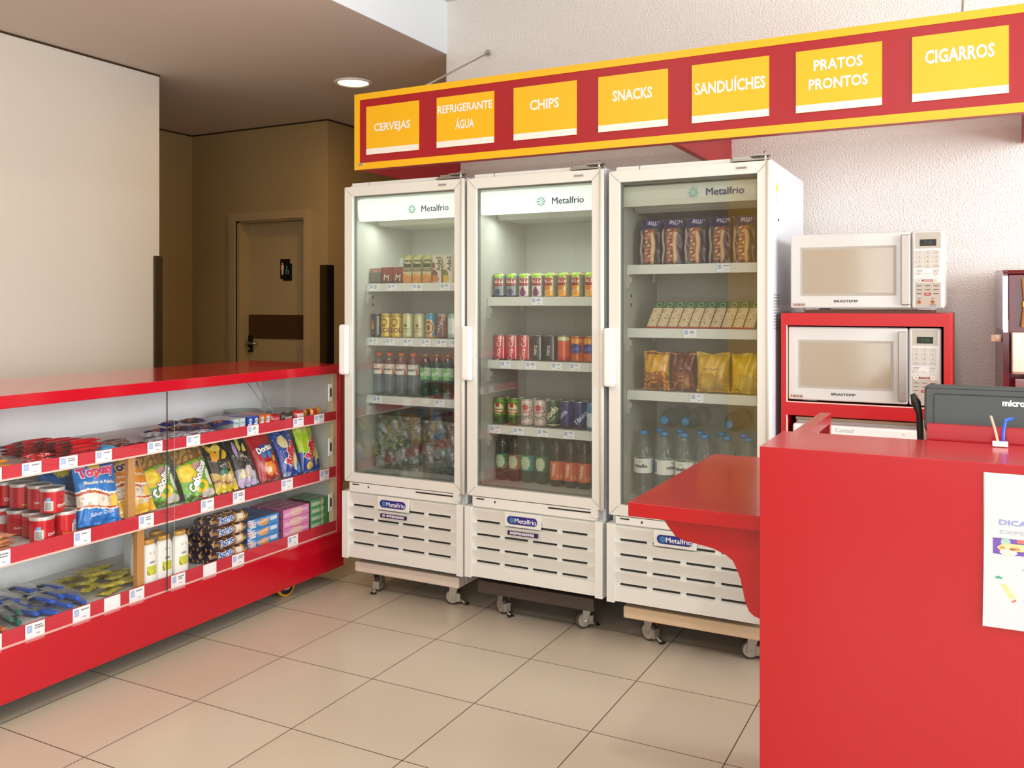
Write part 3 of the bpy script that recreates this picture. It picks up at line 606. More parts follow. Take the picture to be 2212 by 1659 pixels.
# ---- left refrigerator, top shelf
z = FZ[1][0]; G = 'cartons on the top shelf of the left refrigerator'
put(carton('juice_carton', .066, .05, .078, [('r', (0, 1, .72, 1), '#b8b0a4'), ('r', (.1, .9, .76, .94), '#a84838'), ('e', (.62, .4, .3, .2), '#5e6a3c'), ('r', (0, 1, 0, .1), '#4a4440')], '#6a655c', [('Nestlé', 0, .85, .013, '#f0e0d0')], (-2.698, 3.655, z), side='#3f3c4e', top='#a89c90'), 'small grey juice carton at the left end of the top shelf', 'carton', G)
for k, x in enumerate((-2.626, -2.556)):
    put(carton('chocolate_milk_carton', .066, .05, .080, [('n', (16, 0, 1, .62, 1, .1), '#9c3c30'), ('e', (.5, .32, .3, .24), '#5a1a14'), ('l', (.16, .02), '#4a120e')], '#7c2620', [('M', -.05, .36, .045, '#f0dcc0', {'bold': .05, 'rot': -8})], (x, 3.655, z), side='#4c1712', top='#7c3a30'), ['left', 'right'][k]+' one of the two brown milk cartons on the top shelf', 'carton', G)
for k, x in enumerate((-2.500, -2.444, -2.385)):
    put(carton('juice_carton', .050, .05, .136, [('g', (.86, .25), '#8fa83a'), ('r', (.04, .96, .55, .84), '#33301e'), ('r', (.04, .96, .42, .53), '#5a5434'), ('b', (.30, .03, 7, 0), '#d88a28'), ('n', (22, 0, 1, 0, .22, .25), '#b8601c')], '#c8bc8c', [('Valle', 0, .75, .021, '#e8dcb0', {'bold': .02}), ('laranja', 0, .48, .012, '#e8dcb0')], (x, 3.65, z), side='#95a83c', top='#b8c070'), ['leftmost', 'middle', 'rightmost'][k]+' of three green and orange juice cartons on the top shelf', 'carton', G)
for k, x in enumerate((-2.327, -2.267)):
    put(carton('soy_drink_carton', .050, .05, .134, [('e', (.1, .28, .5, .2), ['#7a3a22', '#6a7a2a'][k]), ('e', (.3, .14, .45, .13), ['#c8702c', '#d8a82c'][k]), ('e', (.15, .62, .16, .12), ['#8a3a22', '#c8b890'][k])], '#d8ccb8', [('AdeS', .2, .68, .034, '#2a3a22', {'rot': 90, 'bold': .02})], (x, 3.65, z), side='#b8a890', top='#cfc4b0'), ['cream soy drink carton with a brown picture on the top shelf', 'cream soy drink carton with a green and yellow picture on the top shelf'][k], 'carton', G)
t = bx('paper_notice', -.034, .034, 0, .002, 0, .1, 'clear_edge'); t.location = (-2.58, 3.75, z+.03); t.name = 'notice_stand'; tag(t, 'clear upright notice stand behind the brown milk cartons', 'notice stand')
# ---- left refrigerator, beer shelf
z = FZ[1][1]; G = 'beer cans on the second shelf of the left refrigerator'; Y0 = 3.678
spec = [('#17120e', [('e', (.45, .52, .06, .2), '#c8542c'), ('e', (.47, .42, .04, .1), '#e8b048'), ('r', (.6, .64, .1, .9), '#8a8478')], [('beer', -.02, .2, .014, '#b8a078')], 'black beer can with a flame mark, far left of the second shelf'),
        ('#d8b428', [('o', (.5, .62, .11, .16, .5), '#4a1c14'), ('r', (0, 1, .86, .9), '#8a6a18')], [('SKOL', 0, .3, .034, '#6a1418', {'bold': .03})], 'left one of the two yellow beer cans on the second shelf'),
        ('#d8b428', [('o', (.5, .62, .11, .16, .5), '#4a1c14'), ('r', (0, 1, .86, .9), '#8a6a18')], [('SKOL', 0, .3, .034, '#6a1418', {'bold': .03})], 'right one of the two yellow beer cans on the second shelf'),
        ('#c9c48c', [('e', (.5, .5, .05, .07), '#6a6a3c'), ('r', (.38, .62, .33, .38), '#7a7a4c')], [('PREMIUM', 0, .25, .011, '#5a5a34')], 'left one of the two pale green beer cans on the second shelf'),
        ('#c9c48c', [('e', (.5, .5, .05, .07), '#6a6a3c'), ('r', (.38, .62, .33, .38), '#7a7a4c')], [('PREMIUM', 0, .25, .011, '#5a5a34')], 'right one of the two pale green beer cans on the second shelf'),
        ('#2490b8', [('e', (.5, .42, .17, .34), '#d8b070'), ('o', (.5, .42, .13, .26, .6), '#7a3a20'), ('e', (.5, .42, .06, .12), '#7a3a20'), ('r', (0, 1, .0, .12), '#c89a5c')], [], 'blue beer can with a round gold crest on the second shelf'),
        ('#7c3c34', [('r', (0, 1, .88, 1), '#a8948a'), ('r', (0, 1, 0, .12), '#5a2420')], [('BRAHMA', 0, .5, .03, '#d8c4b4', {'rot': 62, 'bold': .02})], 'brownish red beer can near the right end of the second shelf'),
        ('#9ab8ac', [('r', (.3, .7, .2, .8), '#dfe8e0')], [], 'pale teal can at the far right of the second shelf')]
for (b, sh, tx, lb), x in zip(spec, (-2.704, -2.644, -2.580, -2.512, -2.443, -2.376, -2.310, -2.249)):
    put(can('beer_can', .029, .122, sh, b, tx, (x, Y0, z)), lb, 'can', G)
# ---- left refrigerator, small bottles
z = FZ[1][2]; G = 'small bottles on the third shelf of the left refrigerator'
BP = [(.024, 0), (.028, .006), (.0285, .03), (.026, .05), (.0285, .07), (.0265, .09), (.029, .105), (.029, .15), (.024, .175), (.013, .195), (.012, .2)]
for k, x in enumerate((-2.703, -2.636, -2.565, -2.492)):
    put(bottle('water_bottle', BP, 'pet', '#d8641c', .196, .0165, (x, 3.695, z), (.0297, .105, .155, [('e', (.62, .1, .1, .6), '#d8742c'), ('e', (.57, .2, .09, .6), '#efe4d4')], '#efe4d4', [('minalba', 0, .5, .016, '#2a3048', {'bold': .03}), ('água', 0, .82, .008, '#5a5a50')], 'ink_paper')), ORD[k]+' clear water bottle with an orange cap from the left, third shelf', 'bottle', G)
for k, x in enumerate((-2.418, -2.352, -2.288)):
    put(bottle('soda_bottle', BP, 'pet_green', '#8a7a2c', .196, .0165, (x, 3.695, z), (.0297, .085, .145, [('g', (.9, -.9), '#c8dcb8'), ('e', (.5, .5, .12, .5), '#7ab85c')], '#4f9a4a', [('H2O', 0, .5, .022, '#f0f8e8', {'bold': .03, 'rot': 15})], 'ink_gloss')), ['leftmost', 'middle', 'rightmost'][k]+' of three green soda bottles on the third shelf', 'bottle', G)
# ---- left refrigerator, shrink-wrapped packs at the bottom
G = 'wrapped bottle packs at the bottom of the left refrigerator'
def wrapped_pack(name, loc, w, d, h, seed, label):
    rnd = random.Random(seed); m = MB(); cols = ['#3a4a34', '#55604a', '#2c3a2e', '#6a6c52']
    def P(u, v): 
        x = (u-.5)*w; zz = v*h; b = .012*abs(math.sin(u*math.pi*4))*math.sin(math.pi*v)
        return (x, -b-.004*math.sin(30*u+seed)*math.sin(18*v), zz)
    f = lambda u, v: lin(cols[int(abs(math.sin(u*17+seed)*math.cos(v*9+u*5+seed))*3.99)])
    m.grid(P, 36, 18, 'ink_foil', f); m.box(-w/2, w/2, .002, d, 0, h, 'ink_foil', '#39452f', skip='f')
    o = m.build(name, None, loc); m = MB(); m.grid(lambda u, v: (lambda p: (p[0]*1.01, p[1]-.008-.004*math.sin(40*u+seed+9*v), p[2]))(P(u, v)), 30, 14, 'film', (1, 1, 1)); m.build('shrink_film', o)
    return tag(o, label, 'bottle pack', G)
wrapped_pack('bottle_pack', (-2.585, 3.68, .601), .265, .3, .135, 1, 'wrapped dark green bottle pack at the lower left of the left refrigerator')
wrapped_pack('bottle_pack', (-2.295, 3.68, .601), .265, .3, .135, 2, 'wrapped dark green bottle pack at the lower right of the left refrigerator')
wrapped_pack('bottle_pack', (-2.580, 3.69, .737), .265, .3, .13, 3, 'wrapped dark green bottle pack stacked on the lower left pack')
wrapped_pack('bottle_pack', (-2.300, 3.69, .737), .26, .3, .12, 4, 'wrapped dark green bottle pack stacked on the lower right pack')
# ---- middle refrigerator: juice cans
z = FZ[2][0]; G = 'juice cans on the top shelf of the middle refrigerator'
FR = [('#4a3a6c', '#3a3468', 'dark purple fruit', [('e', (.47, .22, .05, .12), '#4a3468'), ('e', (.53, .2, .05, .14), '#3c2c5c'), ('r', (0, 1, 0, .08), '#35306a')]),
      ('#6a2a5a', '#7a2458', 'pink grape', [('e', (.5, .26, .045, .15), '#6a1c4c'), ('e', (.5, .16, .09, .12), '#742458')]),
      ('#d8a02c', '#e89020', 'yellow fruit', [('e', (.5, .42, .12, .12), '#d8b03c'), ('e', (.48, .36, .09, .09), '#e8782c'), ('e', (.56, .12, .1, .14), '#e89a24')])]
seq = [0, 0, 1, 1, 2, 2, 2, 2]
for k, (q, x) in enumerate(zip(seq, (-2.003, -1.937, -1.87, -1.803, -1.737, -1.669, -1.602, -1.537))):
    c1, c2, nm, shp = FR[q]; bs = ['#7c8a8c', '#d0c0bc', '#d8b884'][q]; rot = [0, 0, 0, 0, -14, -16, -20, 0][k]
    sh = [('r', (.66, 1, 0, .9), '#8c8a74'), ('r', (0, .34, 0, .9), '#9a947c'), ('s', (.5, .97, .2, .2, 4), '#8cc83c'), ('s', (.5, .93, .12, .12, 3), '#b8d848')]+shp+[('r', (.37, .63, .5, .78), '#a82a1c'), ('r', (.37, .63, .46, .5), '#6a2a20')]
    put(can('juice_can', .031, .112, sh, bs, [('VaLLe', 0, .66, .024, '#f0d8c8', {'bold': .02})], (x, 3.70, z), R(rot)), ORD[k]+' juice can from the left on the top can shelf, '+nm, 'can', G)
# ---- middle refrigerator: cola shelf
z = FZ[2][1]; G = 'soda cans on the second shelf of the middle refrigerator'
XS = (-2.001, -1.936, -1.87, -1.803, -1.737, -1.671, -1.605, -1.543)
for k, x in enumerate(XS):
    if k < 3: b, sh, tx, lb = '#c8101c', [('w', (.5, .5, 40, 0, 0), '#ffffff'), ('r', (.60, .625, 0, .95), '#e8d8d0'), ('e', (.69, .7, .03, .16), '#7a1014')], [('Coca-Cola', -.015, .46, .030, '#f4e4dc', {'rot': 84, 'sx': .9, 'bold': .01})], ORD[k]+' red cola can from the left on the second can shelf'
    elif k < 5: b, sh, tx, lb = '#1c1412', [('r', (.60, .625, 0, .95), '#c8bcb0'), ('r', (.1, .3, 0, .95), '#2c1c18')], [('zero', .0, .4, .026, '#d8d0c4', {'rot': 84, 'bold': .02})], ['left', 'right'][k-3]+' one of the two black zero soda cans on the second can shelf'
    elif k == 5: b, sh, tx, lb = '#c8301c', [('r', (.3, .7, .2, .8), '#e0582c'), ('r', (.3, .7, .8, .95), '#d8e0a8')], [], 'orange red soda can right of the black cans on the second can shelf'
    else: b, sh, tx, lb = '#c85a1c', [('e', (.5, .5, .16, .2), '#3a2a6c'), ('e', (.5, .8, .2, .1), '#e89a3c'), ('n', (26, 0, 1, 0, .35, .3), '#e87a20')], [('Fanta', 0, .5, .026, '#5868c8', {'bold': .03, 'rot': 8})], ['left', 'right'][k-6]+' one of the two orange soda cans with a purple badge'
    put(can('soda_can', .0315, .117, sh, b, tx, (x, 3.70, z), R(12 if k < 3 else 0)), lb, 'can', G)
# ---- middle refrigerator: guarana / tonic shelf, two rows deep
z = FZ[2][2]; G = 'soda cans on the third shelf of the middle refrigerator'; XS = (-2.003, -1.928, -1.858, -1.79, -1.724, -1.656, -1.592, -1.528)
def kind(k):
    if k < 2: return '#5a8a1c', [('b', (.3, .04, 12, 0), '#2c5a1c'), ('e', (.5, .58, .16, .2), '#e4dcb0'), ('e', (.5, .72, .06, .09), '#c0301c'), ('r', (.34, .66, .42, .45), '#b82a1c')], [('Guaraná', 0, .56, .016, '#a8281c', {'bold': .02})], ['left', 'right'][k]+' one of the two green soda cans with a cream oval'
    if k < 4: return '#d8c0b8', [('o', (.5, .55, .17, .22, .8), '#4a6a34'), ('e', (.5, .68, .08, .11), '#c0281c'), ('r', (0, 1, 0, .1), '#c8a8a0')], [('Guaraná', 0, .52, .015, '#a82a20', {'bold': .02}), ('ZERO', .02, .3, .024, '#4a6a34', {'rot': 8, 'bold': .01})], ['left', 'right'][k-2]+' one of the two pinkish white zero soda cans'
    if k == 4: return '#1f4a2c', [('l', (.1, .2), '#16361f'), ('w', (.1, 0, 1, 0, .02), '#d8d8b0')], [('Soda', 0, .55, .040, '#e8e4b4', {'rot': 45, 'bold': .03}), ('limonada', .02, .3, .013, '#c8d0a0', {'rot': 45})], 'dark green soda can with slanted cream lettering'
    if k < 7: return '#1c2c6c', [('l', (.1, .2), '#141f54')], [('Tônica', .02, .42, .030, '#c8d4e8', {'rot': 45, 'bold': .03})] , ['left', 'right'][k-5]+' one of the two dark blue tonic cans with slanted lettering'
    return '#4a8ab0', [('r', (.3, .7, .1, .6), '#d0dce0')], [], 'light blue can at the right end of the third can shelf'
for k, x in enumerate(XS):
    b, sh, tx, lb = kind(k); put(can('soda_can', .0313, .123, sh, b, tx, (x, 3.70, z), R([0, 0, 0, 0, 0, -50, 20, 0][k])), lb, 'can', G)
for k, x in enumerate(XS):
    b, sh, tx, lb = kind(k); put(can('soda_can', .0313, .123, [], b, [], (x+.002, 3.77, z)), ORD[k]+' can from the left in the back row of the third can shelf', 'can', G)
# ---- middle refrigerator: bottles at the bottom
G = 'bottles at the bottom of the middle refrigerator'
GP = [(.030, 0), (.034, .008), (.034, .12), (.032, .14), (.034, .155), (.030, .18), (.014, .215), (.0125, .228)]
for k, x in enumerate((-2.0, -1.932, -1.866, -1.79)):
    put(bottle('green_bottle', GP, 'pet_green', '#4a7a2c', .222, .016, (x, 3.72, .601), (.0347, .055, .125, [('e', (.5, .5, .12, .4), '#b8c8a0')], ['#3a7a4a', '#8a6a44', '#2f8a7c', '#3a6a40'][k], [], 'ink_gloss')), ORD[k]+' green bottle from the left at the bottom of the middle refrigerator', 'bottle', G)
for k, x in enumerate((-1.706, -1.637, -1.568)):
    put(bottle('tea_bottle', GP, 'tea', '#c8602c', .222, .016, (x, 3.70, .601), (.0347, .03, .115, [('e', (.62, .2, .05, .12), '#e8b078'), ('e', (.62, .2, .03, .07), '#d0561c')], '#cf5420', [('matte', -.02, .55, .026, '#f0d8b8', {'rot': 84, 'bold': .02})], 'ink_gloss')), ['leftmost', 'middle', 'rightmost'][k]+' of three dark tea bottles with orange labels', 'bottle', G)
# ---- right refrigerator: baguette packs
z = FZ[3][0]; G = 'baguette packs on the top shelf of the right refrigerator'
def baguette_pack(loc, seed, rz, label):
    rnd = random.Random(seed); w, h, d = .088, .20, .22; m = MB()
    # purple printed bag with gusset: back half and peaked top
    sh = ink([('e', (.35, .93, .09, .05), '#e8e0f0'), ('n', (30, .0, 1, .86, 1, .3), '#6a5aa0'), ('r', (.0, .3, 0, .8), '#5a4a62'), ('r', (.8, 1, 0, .8), '#3a2a4a'), ('r', (.3, .8, 0, .78), '#7a5a48'), ('e', (.72, .75, .16, .06), '#3f6a34')], '#2f2360')
    def P(u, v): return ((u-.5)*w*(1-.25*(v > .8)*(v-.8)*5), .035*max(0, v-.72)*3-.004*math.sin(14*u+seed+6*v)*math.sin(9*v), v*h)
    m.grid(P, 30, 44, 'ink_foil', sh); m.prism([(0, 0), (d, 0), (d, h*.7), (.03, h)], -w/2, w/2, 'x', 'ink_foil', '#2a1f4c'); 
    for k in range(6): a = -.012+k*.009; q = h*.93; m.poly([(a, P(.5+a/w, .93)[1]-.002, q-.006), (a+.005, P(.5+a/w, .93)[1]-.002, q-.006), (a+.005, P(.5+a/w, .93)[1]-.002, q+.006), (a, P(.5+a/w, .93)[1]-.002, q+.005)], 'ink_foil', '#d8d0e8')
    m.text('Bagu', lambda a, b: (a, P(min(1, max(0, a/w+.5)), b/h)[1]-.0025, b), .012, h*.885, .016, 'ink_foil', '#e8e0f4', bold=.02)
    o = m.build('baguette_pack', None, loc, rz); m = MB()
    for k, (x, r, c) in enumerate(((-.036, .005, '#b89880'), (-.014, .008, '#a87458'), (.013, .0125, '#dab088'))):
        n = 9; m.tube([(x+.003*math.sin(seed+k+j), -.012, .004+h*.74*j/n) for j in range(n+1)], [r*(.5 if j in (0, n) else .9+.12*math.sin(j*2.1+seed)) for j in range(n+1)], 10, 'ink_paper', c)
    m.build('bread', o); m = MB()
    for j in range(9):
        zz = .012+h*.72*j/9; m.poly([(-.004, -.024, zz), (.008, -.027, zz+.004), (.006, -.026, zz+.016), (-.008, -.025, zz+.012)], 'ink_paper', ['#c06a5a', '#e0b070', '#a8483c'][j % 3]); m.poly([(-.018, -.026, zz+.004), (-.004, -.029, zz+.002), (-.003, -.027, zz+.014)], 'ink_paper', ['#d89870', '#b85a48', '#e8c888'][j % 3])
    m.poly([(.014, -.028, h*.70), (.030, -.022, h*.70), (.022, -.024, h*.765), (.012, -.026, h*.78)], 'ink_paper', '#b82a24'); m.build('filling', o)
    return put(o, label, 'sandwich', G)
for k, x in enumerate((-1.262, -1.163, -1.063, -.958, -.857)):
    baguette_pack((x, 3.70, z), k*3+1, R(2), ORD[k]+' purple wrapped baguette pack from the left on the top shelf')
# ---- right refrigerator: wedge sandwiches, leaning in a row
z = FZ[3][1]; G = 'wedge sandwiches on the second shelf of the right refrigerator'
def wedge(loc, k, label):
    w, h, d = .0405, .112, .11; m = MB(); f = ink([('r', (0, 1, .76, 1), '#2f5a34'), ('o', (.5, .88, .34, .09, .62), '#8cb88a'), ('n', (23, .08, .92, .06, .74, .55), '#b88a5c'), ('e', (.45+.1*math.sin(k*2), .3+.1*math.sin(k), .08, .03), '#7a5a30'), ('r', (0, 1, 0, .05), '#b03030')], '#dcc49c')
    lean = .038
    P = lambda u, v: ((u-.5)*w+lean*v*.62, .062*v, v*h)
    m.grid(P, 16, 34, 'ink_gloss', f); m.prism([(0, 0), (d, 0), (.062, h)], -w/2, w/2, 'x', 'ink_gloss', '#d8d0c0') if False else None
    A = [(-w/2, 0, 0), (w/2, 0, 0), (w/2+lean*.62, .062, h), (-w/2+lean*.62, .062, h)]; B = [(-w/2, d, 0), (w/2, d, 0), (w/2+lean*.62, .07, h), (-w/2+lean*.62, .07, h)]
    m.poly([A[3], A[2], B[2], B[3]], 'ink_gloss', '#2f5a34'); m.poly([A[0], A[3], B[3], B[0]], 'ink_gloss', '#d8ceb8'); m.poly([A[1], B[1], B[2], A[2]], 'ink_gloss', '#d8ceb8'); m.poly([B[0], B[3], B[2], B[1]], 'ink_gloss', '#d8ceb8'); m.poly([A[0], B[0], B[1], A[1]], 'ink_gloss', '#d8ceb8')
    return put(m.build('wedge_sandwich', None, loc), label, 'sandwich', G)
for k in range(10): wedge((-1.246+k*.0462, 3.66, z), k, ORD[k]+' wedge sandwich from the left in the leaning row, second shelf')
# ---- right refrigerator: bags on the third shelf
z = FZ[3][2]; G = 'burger bags on the third shelf of the right refrigerator'
def burger_bag(loc, w, c1, c2, c3, label, seed, txt):
    sh = [('b', (.48, .03, 9, seed), c2), ('e', (.5, .2, .34, .2), c3), ('w', (.22, .02, 5, 1, .012), c1), ('w', (.36, .02, 6, 2, .01), c2), ('n', (20, 0, 1, .0, .45, .45), c1), ('r', (0, 1, .93, .96), c3)]
    o = pillow('burger_bag', w, .165, .085, sh, c1, [(txt, 0, .6, .014, '#7a4a14' if c1[1] > 'a' else '#d8b078', {})] if txt else [], mat='ink_foil', seed=seed, loc=loc, nu=30, nv=30)
    return put(o, label, 'bag', G)
burger_bag((-1.232, 3.70, z), .119, '#e0a01c', '#a85a1c', '#8a4a1c', 'yellow burger bag at the left end of the third shelf', 2, '')
burger_bag((-1.115, 3.71, z), .110, '#6a2418', '#8a5030', '#b07a48', 'dark brown burger bag between two yellow bags', 3, 'ba')
burger_bag((-.985, 3.70, z), .143, '#e2b01e', '#c89a34', '#d0ac58', 'yellow burger bag right of the dark brown bag', 4, 'hamburguer')
burger_bag((-.845, 3.71, z), .134, '#e2b424', '#d0a844', '#d8b868', 'yellow burger bag at the right end of the third shelf', 5, '')
# ---- right refrigerator: water bottles
G = 'water bottles at the bottom of the right refrigerator'; z = FZ[3][3]
WP = [(.038, 0), (.041, .01), (.041, .04), (.038, .05), (.041, .06), (.038, .075), (.041, .09), (.041, .165), (.043, .17), (.043, .185), (.036, .215), (.022, .25), (.014, .262), (.0135, .272)]
def water(loc, label, lab=True, rot=0): 
    L_ = (.0418, .1, .162, [('e', (.66, .1, .13, .8), '#2f8ac0'), ('e', (.6, .3, .13, .8), '#eceae0'), ('r', (.05, .2, .1, .9), '#3a7ab0')], '#eceae0', [('minalba', 0, .5, .02, '#33303c', {'bold': .04}), ('água', 0, .82, .011, '#7a8a3c')], 'ink_paper')
    return put(bottle('water_bottle', WP, 'pet', '#2f8ac8', .262, .0175, loc, L_ if lab else None, rz=R(rot)), label, 'bottle', G)
for k, x in enumerate((-1.292, -1.196, -1.108, -1.018, -.925, -.835)):
    water((x, 3.70, z), ORD[k]+' blue-capped water bottle from the left in the front row', rot=[0, 70, -8, 0, -30, 0][k])
for k, x in enumerate((-1.25, -1.158, -1.068, -.975, -.88)):
    water((x, 3.80, z), ORD[k]+' blue-capped water bottle from the left in the second row', False)
for k, x in enumerate((-1.215, -1.12, -.93)):
    o = water((0, 0, 0), ['left', 'middle', 'right'][k]+' one of the three water bottles lying on top of the back rows', False); o.location = (x, 3.735, z+.315); o.rotation_euler = (R(90), 0, 0); o.location = (x, 4.035-.01, z+.322); o.rotation_euler = (R(90), 0, 0)

# ------------------------------------------------------------------ snacks in the display case (their fronts face +X)
Q90 = R(90)
def at(X, Y, Z): return (X, Y, Z)
# canisters on the middle shelf
G = 'red crisp canisters on the middle shelf'; ZM = .575
def canister(loc, rot, label, kind):
    sh = [('r', (0, 1, 0, .05), '#8a0c14')]
    tx = []
    if kind == 'front': sh += [('r', (.30, .42, .12, .5), '#dcdad4'), ('e', (.36, .56, .04, .07), '#6fa8d8'), ('l', (-9, 14), '#c40c1c'), ('r', (.84, .88, .5, .9), '#e8a020')]; tx = [('Original', .08, .3, .016, '#f8ecec', {'bold': .03, 'rot': 6})]; bar = True
    elif kind == 'dark': sh += [('r', (.42, .60, .0, 1), '#8c0e16'), ('e', (.56, .38, .05, .16), '#c8883c'), ('e', (.47, .8, .02, .14), '#e0662c')]; tx = [('Pringles', .02, .62, .016, '#e8c020', {'bold': .03, 'rot': 14}), ('Original', -.12, .3, .012, '#f0dcd8', {'bold': .03})]
    elif kind == 'plain': tx = [('Original', -.0, .3, .018, '#f0dcd8', {'bold': .03, 'rot': 4})]; sh += [('r', (.6, .68, .4, .95), '#7a3a1c')]
    elif kind == 'label': sh += [('r', (.36, .62, .38, .74), '#d8d4cc'), ('r', (.3, .7, .84, .88), '#d84a4a'), ('r', (.3, .7, .78, .81), '#d84a4a')]
    else: sh += [('r', (.54, .66, .1, .5), '#d8d6d0'), ('e', (.6, .56, .04, .07), '#6fa8d8')]; tx = [('Pringles', -.03, .14, .010, '#e8c020', {'bold': .03})]
    r, h = .041, .092; f = ink(sh, '#c60f1e'); m = MB(); n = 20
    prof = [(r*.96, 0), (r, .004)]+[(r, .004+(h-.014)*k/n) for k in range(1, n+1)]
    m.lathe(prof, 56, 'ink_can', cols=lambda u, j: f(u, (prof[j][1]+prof[j+1][1])/2/h)); P = cyl_P(r)
    for t_ in tx: m.text(t_[0], P, t_[1]*2*math.pi*r, t_[2]*h, t_[3], 'ink_can', t_[4], maxe=.006, **t_[5])
    u0 = {'front': (.305, .415), 'other': (.545, .655)}.get(kind)
    if u0:
        for k in range(9):
            a0 = (u0[0]+(u0[1]-u0[0])*.12-.5)*2*math.pi*r; a1 = (u0[1]-(u0[1]-u0[0])*.12-.5)*2*math.pi*r; zz = h*(.17+.033*k)
            m.poly([P(a0, zz), P((a0+a1)/2, zz), P((a0+a1)/2, zz+h*.016), P(a0, zz+h*.016)], 'ink_can', '#5a5e5c'); m.poly([P((a0+a1)/2, zz), P(a1, zz), P(a1, zz+h*.016), P((a0+a1)/2, zz+h*.016)], 'ink_can', '#5a5e5c')
    o = m.build('crisp_canister', None, loc, Q90+rot)
    m = MB(); m.lathe([(r*1.03, h-.012), (r*1.05, h-.004), (r*1.03, h), (r*.93, h+.001), (r*.9, h-.003), (r*.5, h-.0025), (.001, h-.0025)], 36, 'rim', mats=['rim', 'rim', 'rim', 'rim', 'can_top', 'can_top'], cap0=False, cap1=False)
    m.disc(0, 0, 0, .001, .001, 'rim', n=3); m.build('lid', o)
    return put(o, label, 'canister', G)
canister((-2.999, 2.055, ZM), 0, 'red crisp canister at the front of the lower row, white barcode panel', 'front')
canister((-3.006, 2.148, ZM), R(-8), 'red crisp canister at the right end of the lower row', 'other')
canister((-3.086, 2.085, ZM), R(0), 'red crisp canister with a grey panel, second row back in the lower row', 'label')
canister((-3.172, 2.082, ZM), R(10), 'red crisp canister with a yellow word, behind the grey-panelled one', 'dark')
canister((-3.260, 2.075, ZM), R(0), 'rearmost red crisp canister of the lower row, pale band', 'label')
canister((-3.03, 2.175+.06, ZM), R(0), 'red crisp canister half hidden behind the right end of the lower row', 'plain') if False else None
ZT = ZM+.0945
canister((-3.006, 2.10, ZT), R(-4), 'red crisp canister at the front of the upper row, barcode facing out', 'front')
canister((-3.097, 2.113, ZT), R(10), 'red crisp canister with a yellow word, second in the upper row', 'dark')
canister((-3.182, 2.10, ZT), 0, 'red crisp canister with a barcode at its right, third in the upper row', 'other')
canister((-3.268, 2.092, ZT), R(0), 'rearmost red crisp canister of the upper row', 'plain')
# cracker packs
G = 'orange cracker packs at the left of the middle shelf'
for k in range(4):
    o = pillow('cracker_pack', .16, .09, .016, [('n', (18, 0, 1, 0, 1, .35), '#c87a44'), ('r', (.0, 1, .45, .55), '#b8582c')], '#dba274', lay=True, seed=k, loc=(-3.012, 1.862, ZM+.0145*k), rz=Q90+R(4*(k % 2)), nu=20, nv=14, lift=.001)
    put(o, ['lowest', 'second lowest', 'second highest', 'topmost'][k]+' orange cracker pack in the stack left of the canisters', 'packet', G)
# crisp bags standing on the middle shelf
G = 'crisp bags standing on the middle shelf'
def cbag(name, X, Y, w, h, d, base, shapes, texts, label, tilt=16, seed=1, rz=0, roll=0, z=ZM): return put(pillow(name, w, h, d, shapes, base, texts, tilt=tilt, seed=seed, roll=roll, loc=(X, Y, z+.002), rz=Q90+rz, nu=48, nv=58), label, 'bag', G)
TD = lambda c, d: [('g', (.93, 0), d), ('s', (.5, .88, .2, .13, 9), '#e8d440'), ('b', (.50, .05, 5.5, .4), '#e8dccc'), ('w', (.51, .05, 5.5, .4, .018), '#f4efe6'), ('w', (.475, .05, 5.5, .4, .02), '#b8502c'), ('n', (24, .03, .97, .24, .44, .25), '#c8b49c'), ('e', (.84, .34, .12, .1), '#f0c850'), ('b', (.24, .03, 5, .9), c), ('w', (.25, .03, 5, .9, .012), '#f4efe6'), ('w', (.27, .03, 5, .9, .012), '#c05a2c')]
TX = lambda col, ol: [('Topday', 0, .83, .050, col, {'outline': ol, 'bold': .05, 'rot': 5}), ('Biscoito de Polvilho', .02, .655, .017, '#f4ecd8', {'bold': .03, 'rot': -3}), ('Sabor Queijo', .02, .165, .019, '#d8e8f8', {'bold': .02, 'rot': 5})]
cbag('snack_bag', -3.105, 2.235, .17, 0.234, .07, '#1f5a9c', TD('#1d5fa8', '#24488a'), [], 'blue puffed snack bag leaning behind the front blue one', 23, 5, R(-14))
cbag('snack_bag', -2.995, 2.292, .180, 0.242, .075, '#1d78c8', TD('#1a78cc', '#2a5aa0'), TX('#e8447c', '#fbe8f0'), 'large blue Topday puffed snack bag right of the canisters'.replace('Topday ', ''), 17, 2, R(-4), 3)
cbag('snack_bag', -3.005, 2.476, .184, 0.242, .07, '#e08a18', TD('#e8b41c', '#b8441c'), TX('#2a2860', '#f4e4d0'), 'large orange puffed snack bag behind the upper wooden post', 26, 3, 0, -1)
CB = [('g', (.66, .12), '#8a6a2c'), ('n', (17, 0, 1, .70, 1, .2), '#5a3a18'), ('r', (.28, .95, .88, .93), '#c0904c'), ('n', (40, .5, .98, .74, .86, .1), '#a87c40'), ('e', (.22, .5, .3, .16), '#e4c01c'), ('o', (.2, .52, .2, .1, .2), '#f0d838'), ('g', (.66, .1), '#7c5a26'), ('n', (19, 0, 1, .72, 1, .25), '#b08a4c'), ('e', (.62, .6, .24, .07), '#c89a8c'), ('o', (.55, .22, .22, .12, .25), '#f0c418'), ('e', (.9, .36, .12, .16), '#efe8dc'), ('b', (.1, .04, 4, 3), '#8a2420'), ('e', (.78, .08, .2, .07), '#d0c8c0'), ('l', (.0, .02), '#5a3020'), ('l', (.16, -.3), '#3f6a1c')]
CT = [('Cebolitos', .0, .42, .052, '#f6f6f0', {'outline': '#1f3a6a', 'bold': .05, 'rot': 47, 'sx': .8})]
